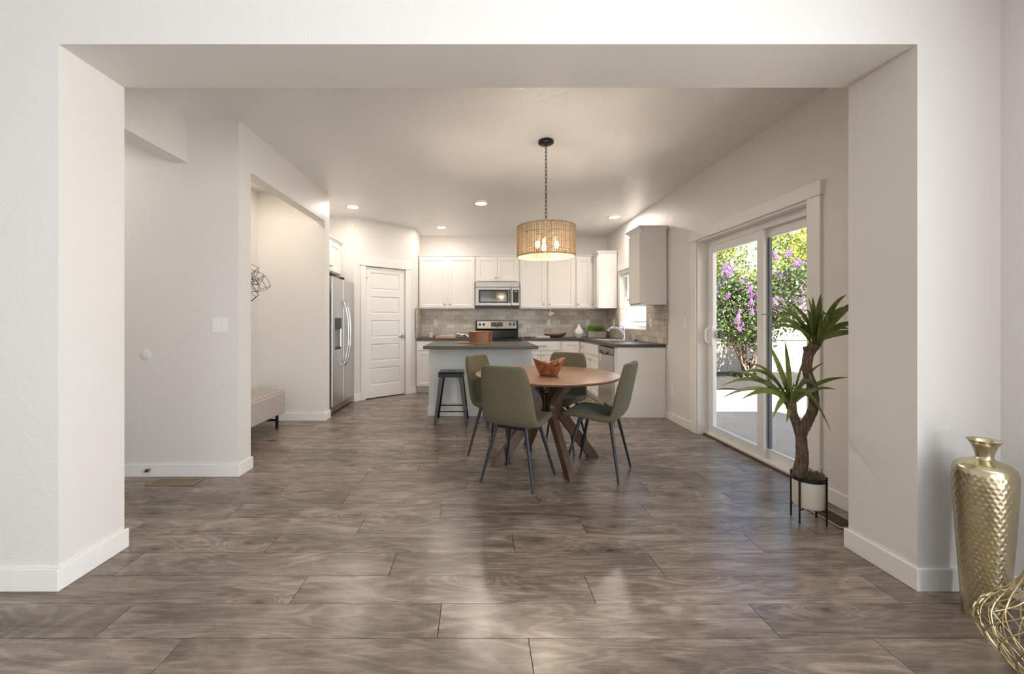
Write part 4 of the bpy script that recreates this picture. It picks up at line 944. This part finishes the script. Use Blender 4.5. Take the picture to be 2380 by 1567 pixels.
for i in range(N + 1):
    u = 2 * i / N - 1; hw_ = 0.075 * (max(0.0, 1 - abs(u) ** 2.6)) ** 0.6 + 0.012; zb = 0.006 + 0.05 * abs(u) ** 3; zt = 0.062 + 0.03 * u * u + 0.012 * (u if u < 0 else -u * 0.2)
    for (yy, zz) in ((-hw_ * 0.45, zb), (-hw_ * 0.85, zb + (zt - zb) * .5), (-hw_, zt), (-hw_ * 0.86, zt - .002), (-hw_ * 0.4, zb + 0.015), (hw_ * 0.4, zb + 0.015), (hw_ * 0.86, zt - .002), (hw_, zt), (hw_ * 0.85, zb + (zt - zb) * .5), (hw_ * 0.45, zb)):
        V.append((u * 0.19, yy, zz))
for i in range(N):
    for k in range(10): F.append((i * 10 + k, i * 10 + (k + 1) % 10, i * 10 + 10 + (k + 1) % 10, i * 10 + 10 + k))
F += [tuple(range(10)), tuple(N * 10 + k for k in range(9, -1, -1))]
o = m.add(V, F).build('boat_bowl', 'boatwood', smooth=True, ang=50, loc=(1.345, 7.25, CH - 0.005)); tag(o, 'long boat-shaped brown wooden bowl on the back counter', 'bowl')
# faceted white vase
vf = MB(); n7 = 7; rings = [(0.045, 0.0, 0), (0.083, 0.075, 0.5), (0.078, 0.125, 0), (0.024, 0.195, 0.5), (0.024, 0.235, 0.5), (0.019, 0.236, 0.5), (0.018, 0.19, 0.5)]
V = []; F = []
for rr, z, ph in rings: V += [(rr * cos(2 * pi * (k + ph) / n7), rr * sin(2 * pi * (k + ph) / n7), z) for k in range(n7)]
for i in range(len(rings) - 1):
    for k in range(n7):
        a, b = i * n7 + k, i * n7 + (k + 1) % n7; c_, d_ = a + n7, b + n7
        if rings[i][2] == rings[i + 1][2]: F.append((a, b, d_, c_))
        elif rings[i][2] < rings[i + 1][2]: F += [(a, b, c_), (b, d_, c_)]
        else: F += [(a, b, d_), (a, d_, c_)]
F += [tuple(range(n7 - 1, -1, -1)), tuple((len(rings) - 1) * n7 + k for k in range(n7))]
o = vf.add(V, F).build('faceted_vase', 'white', loc=(1.755, 7.22, CH)); tag(o, 'white faceted geometric vase on the back counter', 'vase')
pl = thing('grass_planter', 'rectangular grey planter of bright green grass in the corner', 'planter', (2.07, 7.25, CH))
MB().gridslab([-0.155, -0.14, 0.14, 0.155], [-0.065, -0.05, 0.05, 0.065], lambda x, y: True, 0, 0.095, XY).build('planter_box', 'stonebox', pl, bevel=0.006)
MB().gridslab([-0.16, -0.14, 0.14, 0.16], [-0.07, -0.05, 0.05, 0.07], lambda x, y: not (abs(x) < .14 and abs(y) < .05), 0.09, 0.108, XY).build('planter_rim', 'stonebox', pl, bevel=0.003)
g = MB()
for i in range(420):
    x, y = random.uniform(-.138, .138), random.uniform(-.048, .048); h = random.uniform(.10, .165); a = random.uniform(0, 6.28); lean = random.uniform(0, .03); w = 0.0022; t_ = random.uniform(0, 6.28)
    dx, dy = cos(t_) * w, sin(t_) * w; g.add([(x - dx, y - dy, .09), (x + dx, y + dy, .09), (x + lean * .4 * cos(a) + dx * .8, y + lean * .4 * sin(a) + dy * .8, .09 + h * .55), (x + lean * .4 * cos(a) - dx * .8, y + lean * .4 * sin(a) - dy * .8, .09 + h * .55), (x + lean * cos(a), y + lean * sin(a), .09 + h)], [(0, 1, 2, 3), (3, 2, 4)])
g.build('grass_blades', 'grass', pl, kind='stuff')
o = MB().box(-0.26, 0.26, -0.42, 0.42, 0.001, 0.009).build('floor_mat', 'rug', loc=(1.47, 6.12, 0)); tag(o, 'small green and cream patterned mat in front of the sink', 'rug')

# ------------------------------------------------------------------ potted dracaena
QX, QY = 1.985, 2.475
pp = thing('potted_plant', 'artificial dracaena tree in a cream pot on black stand', 'plant', (QX, QY, 0))
MB().lathe([(0.0, 0.085), (0.066, 0.085), (0.074, 0.09), (0.08, 0.10), (0.08, 0.268), (0.074, 0.268), (0.074, 0.25), (0.0, 0.25)], 48).build('pot', 'pot', pp, True)
MB().lathe([(0.0805, 0.248), (0.085, 0.248), (0.085, 0.272), (0.0805, 0.272)], 48, closed=True).build('stand_ring', 'blackmetal', pp, True)
for a in (-0.95, 0.45, 2.2, 3.55):
    MB().cyl((0.087 * cos(a), 0.087 * sin(a), 0), (0.087 * cos(a), 0.087 * sin(a), 0.285), 0.0052, n=8).build('stand_leg', 'blackmetal', pp, True)
for a in (-0.95, 0.45): MB().tube([(0.087 * cos(a), 0.087 * sin(a), 0.08), (-0.087 * cos(a), -0.087 * sin(a), 0.08)], 0.004, 6).build('stand_crossbar', 'blackmetal', pp, True)
sm = MB()
for i in range(900):
    a = random.uniform(0, 6.28); rr = 0.076 * math.sqrt(random.random()); p = Vector((rr * cos(a), rr * sin(a), 0.262 + random.uniform(0, .02)))
    d = Vector((random.uniform(-1, 1), random.uniform(-1, 1), random.uniform(-.15, .7))).normalized() * random.uniform(.015, .045); s_ = d.cross(Vector((0, 0, 1))).normalized() * 0.0012
    sm.add([p - s_, p + s_, p + d * .6 + s_ + Vector((0, 0, .004)), p + d * .6 - s_ + Vector((0, 0, .004)), p + d], [(0, 1, 2, 3), (3, 2, 4)])
sm.build('moss', 'moss', pp, kind='stuff')
def L(px_, py_, dy=0.0): return Vector(((px_ - 1880) * 0.0026 + 0.0, dy, 1.2 - (py_ - 747) * 0.0026))
def trunk(name, pts, rad):
    P = spline(pts, 6); rr = []
    for i in range(len(P)):
        t = i / (len(P) - 1) * (len(rad) - 1); k = min(int(t), len(rad) - 2); rr.append((rad[k] * (1 - t + k) + rad[k + 1] * (t - k)) * (1 + random.uniform(-.05, .05)))
    MB().tube(P, rr, 14).build(name, 'bark', pp, True, ang=180)
trunk('trunk', [L(1866, 1105, .01), L(1874, 1060, .02), L(1868, 1015, .015), L(1878, 985, .01), L(1892, 945, 0), L(1889, 900, 0), L(1877, 862, 0), L(1880, 825, 0), L(1893, 803, 0)], [.034, .028, .028, .028, .026, .026, .025, .027, .031])
trunk('trunk', [L(1852, 1105, -.01), L(1857, 1060, -.02), L(1862, 1020, 0), L(1853, 985, 0), L(1840, 950, 0), L(1835, 935, 0)], [.030, .029, .026, .025, .023, .021])
trunk('trunk_stub', [L(1878, 830), L(1872, 806)], [.014, .012])
def strap(base, tip, lift, w, name='leaf'):
    b, t = Vector(base), Vector(tip); mid = b + (t - b) * .42 + Vector((0, 0, lift * 1.45))
    P = bezier(b, mid, t, 12); V = []; F = []
    for i, p in enumerate(P):
        d = (P[min(i + 1, 12)] - P[max(i - 1, 0)]).normalized(); s_ = d.cross(Vector((0.15, -0.9, 0.35)))
        if s_.length < .2: s_ = d.cross(Vector((1, 0, 0)))
        s_.normalize(); n2 = s_.cross(d).normalized(); u = i / 12
        ww = w * (0.55 + 1.1 * u if u < .4 else 0.99) * (1 if u < .45 else max(0.0, 1 - ((u - .45) / .55) ** 1.8)) + 0.0006
        V += [p - s_ * ww + n2 * ww * .22, p, p + s_ * ww + n2 * ww * .22]
    for i in range(12):
        for k in range(2): F.append((i * 3 + k, i * 3 + k + 1, i * 3 + 4 + k, i * 3 + 3 + k))
    MB().add(V, F).build(name, 'strap', pp, True, ang=180)
rl = random.Random(11)
low = L(1838, 938)
for (tx, ty, lf, w, dy) in ((1771, 793, .04, .021, -.05), (1704, 886, .10, .015, .0), (1700, 921, .09, .016, -.1), (1692, 930, .12, .013, .06), (1703, 903, .13, .014, .1), (1770, 962, .06, .016, -.1), (1806, 974, .02, .014, -.08),
        (1712, 870, .11, .013, .12), (1843, 855, .15, .015, .05), (1915, 843, .06, .009, .0), (1962, 875, .07, .012, -.04), (1917, 900, .07, .012, -.08), (1912, 996, .16, .012, -.06), (1905, 818, .13, .008, .04), (1834, 792, .03, .018, .03),
        (1770, 850, .10, .012, .1), (1874, 905, .16, .014, -.1), (1868, 945, .14, .012, -.14), (1860, 1010, .14, .012, .02), (1805, 900, .12, .014, -.16), (1850, 870, .1, .014, .16), (1900, 940, .12, .012, .14), (1760, 880, .14, .013, .17), (1828, 860, .05, .019, -.02)):
    strap(low + Vector((rl.uniform(-.012, .012), rl.uniform(-.012, .012), rl.uniform(-.03, .015))), L(tx, ty, dy), lf, w)
up = L(1896, 800)
for (tx, ty, lf, w, dy) in ((1768, 732, .10, .012, .0), (1766, 765, .09, .012, -.06), (1802, 716, .12, .010, .08), (1886, 692, .03, .014, .02), (1896, 684, .05, .024, -.04), (1877, 752, .17, .017, -.15), (1854, 778, .12, .012, .05), (1905, 690, .06, .017, .05),
        (1928, 690, .06, .015, .06), (1968, 686, .09, .015, .0), (1982, 698, .07, .02, -.06), (1985, 730, .06, .018, .08), (1990, 752, .07, .018, -.03), (1996, 766, .06, .017, .05), (1988, 772, .04, .017, -.1), (1948, 722, .13, .017, -.12),
        (1840, 735, .13, .014, .12), (1860, 700, .07, .016, .1), (1815, 758, .12, .013, .1), (1930, 708, .07, .022, -.05), (1950, 760, .14, .016, .14), (1912, 720, .04, .02, -.09), (1870, 720, .07, .018, -.02)):
    strap(up + Vector((rl.uniform(-.014, .014), rl.uniform(-.014, .014), rl.uniform(-.02, .01))), L(tx, ty, dy), lf, w)

# ------------------------------------------------------------------ gold vase and wire basket
def vprof():
    key = [(0.097, 0.0), (0.103, 0.05), (0.114, 0.17), (0.127, 0.32), (0.139, 0.46), (0.1455, 0.555), (0.1445, 0.59), (0.135, 0.613), (0.112, 0.628), (0.078, 0.637), (0.050, 0.642), (0.042, 0.647), (0.0405, 0.656), (0.046, 0.675), (0.060, 0.700), (0.076, 0.717), (0.083, 0.7205)]
    out = []
    for i in range(len(key) - 1):
        n = max(1, int(math.dist(key[i], key[i + 1]) / 0.0062))
        for k in range(n): t = k / n; out.append((key[i][0] * (1 - t) + key[i + 1][0] * t, key[i][1] * (1 - t) + key[i + 1][1] * t))
    return out + [key[-1], (0.080, 0.7205), (0.056, 0.696), (0.040, 0.67), (0.036, 0.65), (0.0, 0.648)]
def dimple(a, i, r_, z):
    if z > 0.60 or z < 0.004: return 0.0
    row = z / 0.0185; ri = math.floor(row); cols = 30; u = a / (2 * pi) * cols + (0.5 if ri % 2 else 0.0)
    fu = u - math.floor(u) - .5; fv = row - ri - .5; q = fu * fu + fv * fv
    return -0.0019 * max(0.0, 1 - q / 0.22) * (0.7 + 0.5 * (math.sin(ri * 12.9 + math.floor(u) * 78.2) * .5 + .5))
o = MB().lathe([(r_ * 0.62, z) for r_, z in vprof()], 170, disp=dimple).build('gold_vase', 'gold', smooth=True, ang=60, loc=(2.045, 1.662, 0)); tag(o, 'tall hammered gold metal floor vase by the partition wall', 'vase')
wbk = thing('wire_basket', 'onion-shaped gold wire floor lantern in front of the gold vase', 'lantern', (1.872, 1.345, 0))
bp = spline([(0.060, 0, 0.004), (0.086, 0, 0.036), (0.132, 0, 0.09), (0.164, 0, 0.15), (0.155, 0, 0.20), (0.130, 0, 0.235), (0.096, 0, 0.275), (0.062, 0, 0.33), (0.046, 0, 0.385), (0.042, 0, 0.43)], 5)
for sg in (1, -1):
    path = []
    for i, p in enumerate(bp):
        a = sg * 1.9 * i / (len(bp) - 1); path.append((p.x * cos(a), p.x * sin(a), p.z))
    wm = MB().tube(path, 0.0019, 6).mesh('wire', 'goldwire', True)
    for k in range(20): link('wire', wm, wbk, (0, 0, 0), 2 * pi * k / 20)
for rr, z in ((0.060, 0.004), (0.042, 0.43), (0.165, 0.158)):
    MB().tube([(rr * cos(2 * pi * k / 64), rr * sin(2 * pi * k / 64), z) for k in range(64)], 0.0035, 6, closed=True).build('hoop', 'goldwire', wbk, True)
MB().lathe([(0.0, 0.002), (0.056, 0.002), (0.056, 0.012), (0.05, 0.012), (0.048, 0.005), (0.0, 0.005)], 40).build('candle_plate', 'goldwire', wbk, True)

# ------------------------------------------------------------------ outside
GZ = -0.13
struct(MB().box(XW + 0.16, 16, -8, 8.0, GZ - 0.2, GZ).build('ground_patio', 'concrete'), 'concrete patio')
struct(MB().box(-30, 60, 8.0, 60, GZ - 0.25, GZ - 0.05).build('ground_yard', 'lawn'), 'yard beyond the fence')
n = 90; V = []; F = []; m2 = 24
for i in range(n + 1):
    for k in range(m2 + 1):
        V.append((2.5 + i * 13.5 / n, 7.95 + k * 2.4 / m2, GZ - 0.01 + random.uniform(0, 0.055) + 0.03 * (k / m2)))
for i in range(n):
    for k in range(m2): a = i * (m2 + 1) + k; F.append((a, a + m2 + 1, a + m2 + 2, a + 1))
o = MB().add(V, F).build('ground_mulch', 'mulch'); o['kind'] = 'stuff'; o['label'] = 'dark bark mulch bed along the fence'; o['category'] = 'mulch'
fe = thing('fence', 'tan vinyl privacy fence at the back of the yard', 'fence', (2.5, 10.35, GZ - 0.05))
bd = MB().box(0.004, 0.146, 0, 0.03, 0.04, 1.86).mesh('board', 'fence')
for i in range(90): link('board', bd, fe, (-0.3 + i * 0.15, 0, 0))
for z in (0.10, 0.95, 1.42, 1.82): MB().box(-0.3, 13.2, -0.02, 0.0, z - 0.045, z + 0.045).build('rail', 'fence', fe, bevel=0.004)
for i in range(7): MB().box(-0.36 + i * 2.25, -0.24 + i * 2.25, -0.06, 0.06, 0, 1.95).build('post', 'fence', fe, bevel=0.006)
# unseen block added to cast the shade on the slab by the patio door
struct(MB().box(XW + 0.16, 5.28, -7.0, 1.25, 2.95, 6.05).build('patio_shade_block', 'stucco'), 'unseen added block that shades the patio')
sbl = thing('string_light', 'pale string light bulb hanging outside the patio door', 'light bulb', (3.0, 3.93, 2.03))
MB().tube(spline([(-0.51, -0.9, 0.75), (0.0, 0.0, 0.62), (0.5, 1.0, 0.75)]), 0.005, 6).build('cable', 'darkplast', sbl, True)
MB().lathe([(0.0, 0.0), (0.022, 0.006), (0.034, 0.03), (0.030, 0.055), (0.016, 0.085), (0.0, 0.087)], 16).build('bulb_glass', 'white', sbl, True)
MB().cyl((0, 0, 0.08), (0, 0, 0.65), 0.009, n=8).build('cord', 'plastic', sbl, True)
def leaves(n, sampler, size, rng):
    m = MB()
    for i in range(n):
        p = sampler(); s_ = size * rng.uniform(.6, 1.25)
        d = Vector((rng.gauss(0, 1), rng.gauss(0, 1), rng.gauss(0, 1) - .2)).normalized(); e = d.cross(Vector((rng.gauss(0, 1), rng.gauss(0, 1), rng.gauss(0, 1)))).normalized()
        m.add([p, p + d * s_ * .45 + e * s_ * .3, p + d * s_, p + d * s_ * .45 - e * s_ * .3], [(0, 1, 2, 3)])
    return m
def quick(m, name, mat, parent, kind=None):
    me = bpy.data.meshes.new(name); me.from_pydata(m.v, [], m.f); me.materials.append(M[mat]); return link(name, me, parent, kind=kind)
# lilac
rl = random.Random(5)
LX, LY = 6.12, 9.35
li = thing('lilac_bush', 'tall lilac bush with purple blossom clusters against the fence', 'bush', (LX, LY, GZ))
for i in range(9):
    a = i * 0.7 + .2; x, y = cos(a) * rl.uniform(.5, 1.0), sin(a) * rl.uniform(.2, .55)
    MB().tube(spline([(rl.uniform(-.08, .08), rl.uniform(-.06, .06), 0), (x * .35, y * .3, .6), (x * .8, y * .8, 1.4), (x * 1.1, y, 2.2)]), [.03] * 6 + [.022] * 6 + [.014] * 7, 6).build('stem', 'twig', li, True)
clump = [Vector((rl.uniform(-1.2, 1.1), rl.uniform(-.55, .5), rl.uniform(.95, 2.45))) for _ in range(46)]
clump = [c for c in clump if (c.x / 1.35) ** 2 + ((c.z - 1.75) / .95) ** 2 < 1.0]
def lsamp():
    c = rl.choice(clump); return c + Vector((rl.gauss(0, .20), rl.gauss(0, .18), rl.gauss(0, .17)))
quick(leaves(11000, lsamp, 0.08, rl), 'foliage', 'lilacleaf', li, 'stuff')
fm = MB()
for i in range(60):
    t = i / 60; a = i * 2.4; rr = .055 * (1 - t) ** .7 + .006; p = Vector((rr * cos(a), rr * sin(a), t * .19)); s_ = .017
    d = Vector((cos(a), sin(a), .5)).normalized(); e = d.orthogonal().normalized(); f_ = d.cross(e)
    fm.add([p + e * s_, p + f_ * s_, p - e * s_, p - f_ * s_, p + d * s_ * .6], [(0, 1, 4), (1, 2, 4), (2, 3, 4), (3, 0, 4)])
fme = bpy.data.meshes.new('flower_cluster'); fme.from_pydata(fm.v, [], fm.f); fme.materials.append(M['lilac'])
k = 0
while k < 110:
    c = rl.choice(clump) + Vector((rl.gauss(0, .22), -abs(rl.gauss(.12, .2)), rl.gauss(0, .2)))
    if c.z < .95: continue
    o = link('flower_cluster', fme, li, c, rl.uniform(0, 6)); o.rotation_euler = (rl.uniform(-.7, .7), rl.uniform(-.7, .7), rl.uniform(0, 6)); s_ = rl.uniform(.7, 1.15); o.scale = (s_, s_, s_); k += 1
def tree(label, x, y, h, crown_r, z0, n, mat, seed, density=50):
    rng = random.Random(seed); t = thing('tree', label, 'tree', (x, y, GZ - .05), 0, 'trees beyond the fence')
    MB().tube(spline([(0, 0, 0), (.05, 0, h * .3), (-.05, .05, h * .6), (.02, 0, h * .9)]), [.09] * 6 + [.06] * 6 + [.03] * 7, 8).build('trunk', 'twig', t, True)
    cl = []
    for i in range(density):
        a = rng.uniform(0, 6.28); z = rng.uniform(z0, h); q = (z - z0) / (h - z0); rr = crown_r * (1 - .62 * q ** 1.5) * math.sqrt(rng.random())
        tip = Vector((cos(a) * rr, sin(a) * rr, z)); cl.append(tip)
        if i % 4 == 0: MB().tube([(0, 0, max(.4, z - rr * .9)), tip * .6 + Vector((0, 0, z)) * .15 if False else tip], [.02, .006], 5).build('branch', 'twig', t, True)
    def smp():
        c = rng.choice(cl); return c + Vector((rng.gauss(0, .20), rng.gauss(0, .20), rng.gauss(0, .24)))
    quick(leaves(n, smp, 0.10, rng), 'foliage', mat, t, 'stuff')
tree('bright yellow-green tree seen through the right glass panel', 9.45, 12.6, 4.3, 1.45, .9, 9500, 'treeleaf', 21, 80)
tree('olive green tree seen above the lilac through the left glass panel', 7.55, 13.2, 3.95, 1.5, 1.4, 8500, 'treeleaf2', 22, 70)
tree('yellow-green tree farthest right behind the fence', 11.6, 13.2, 4.6, 1.4, .9, 6000, 'treeleaf', 23, 55)
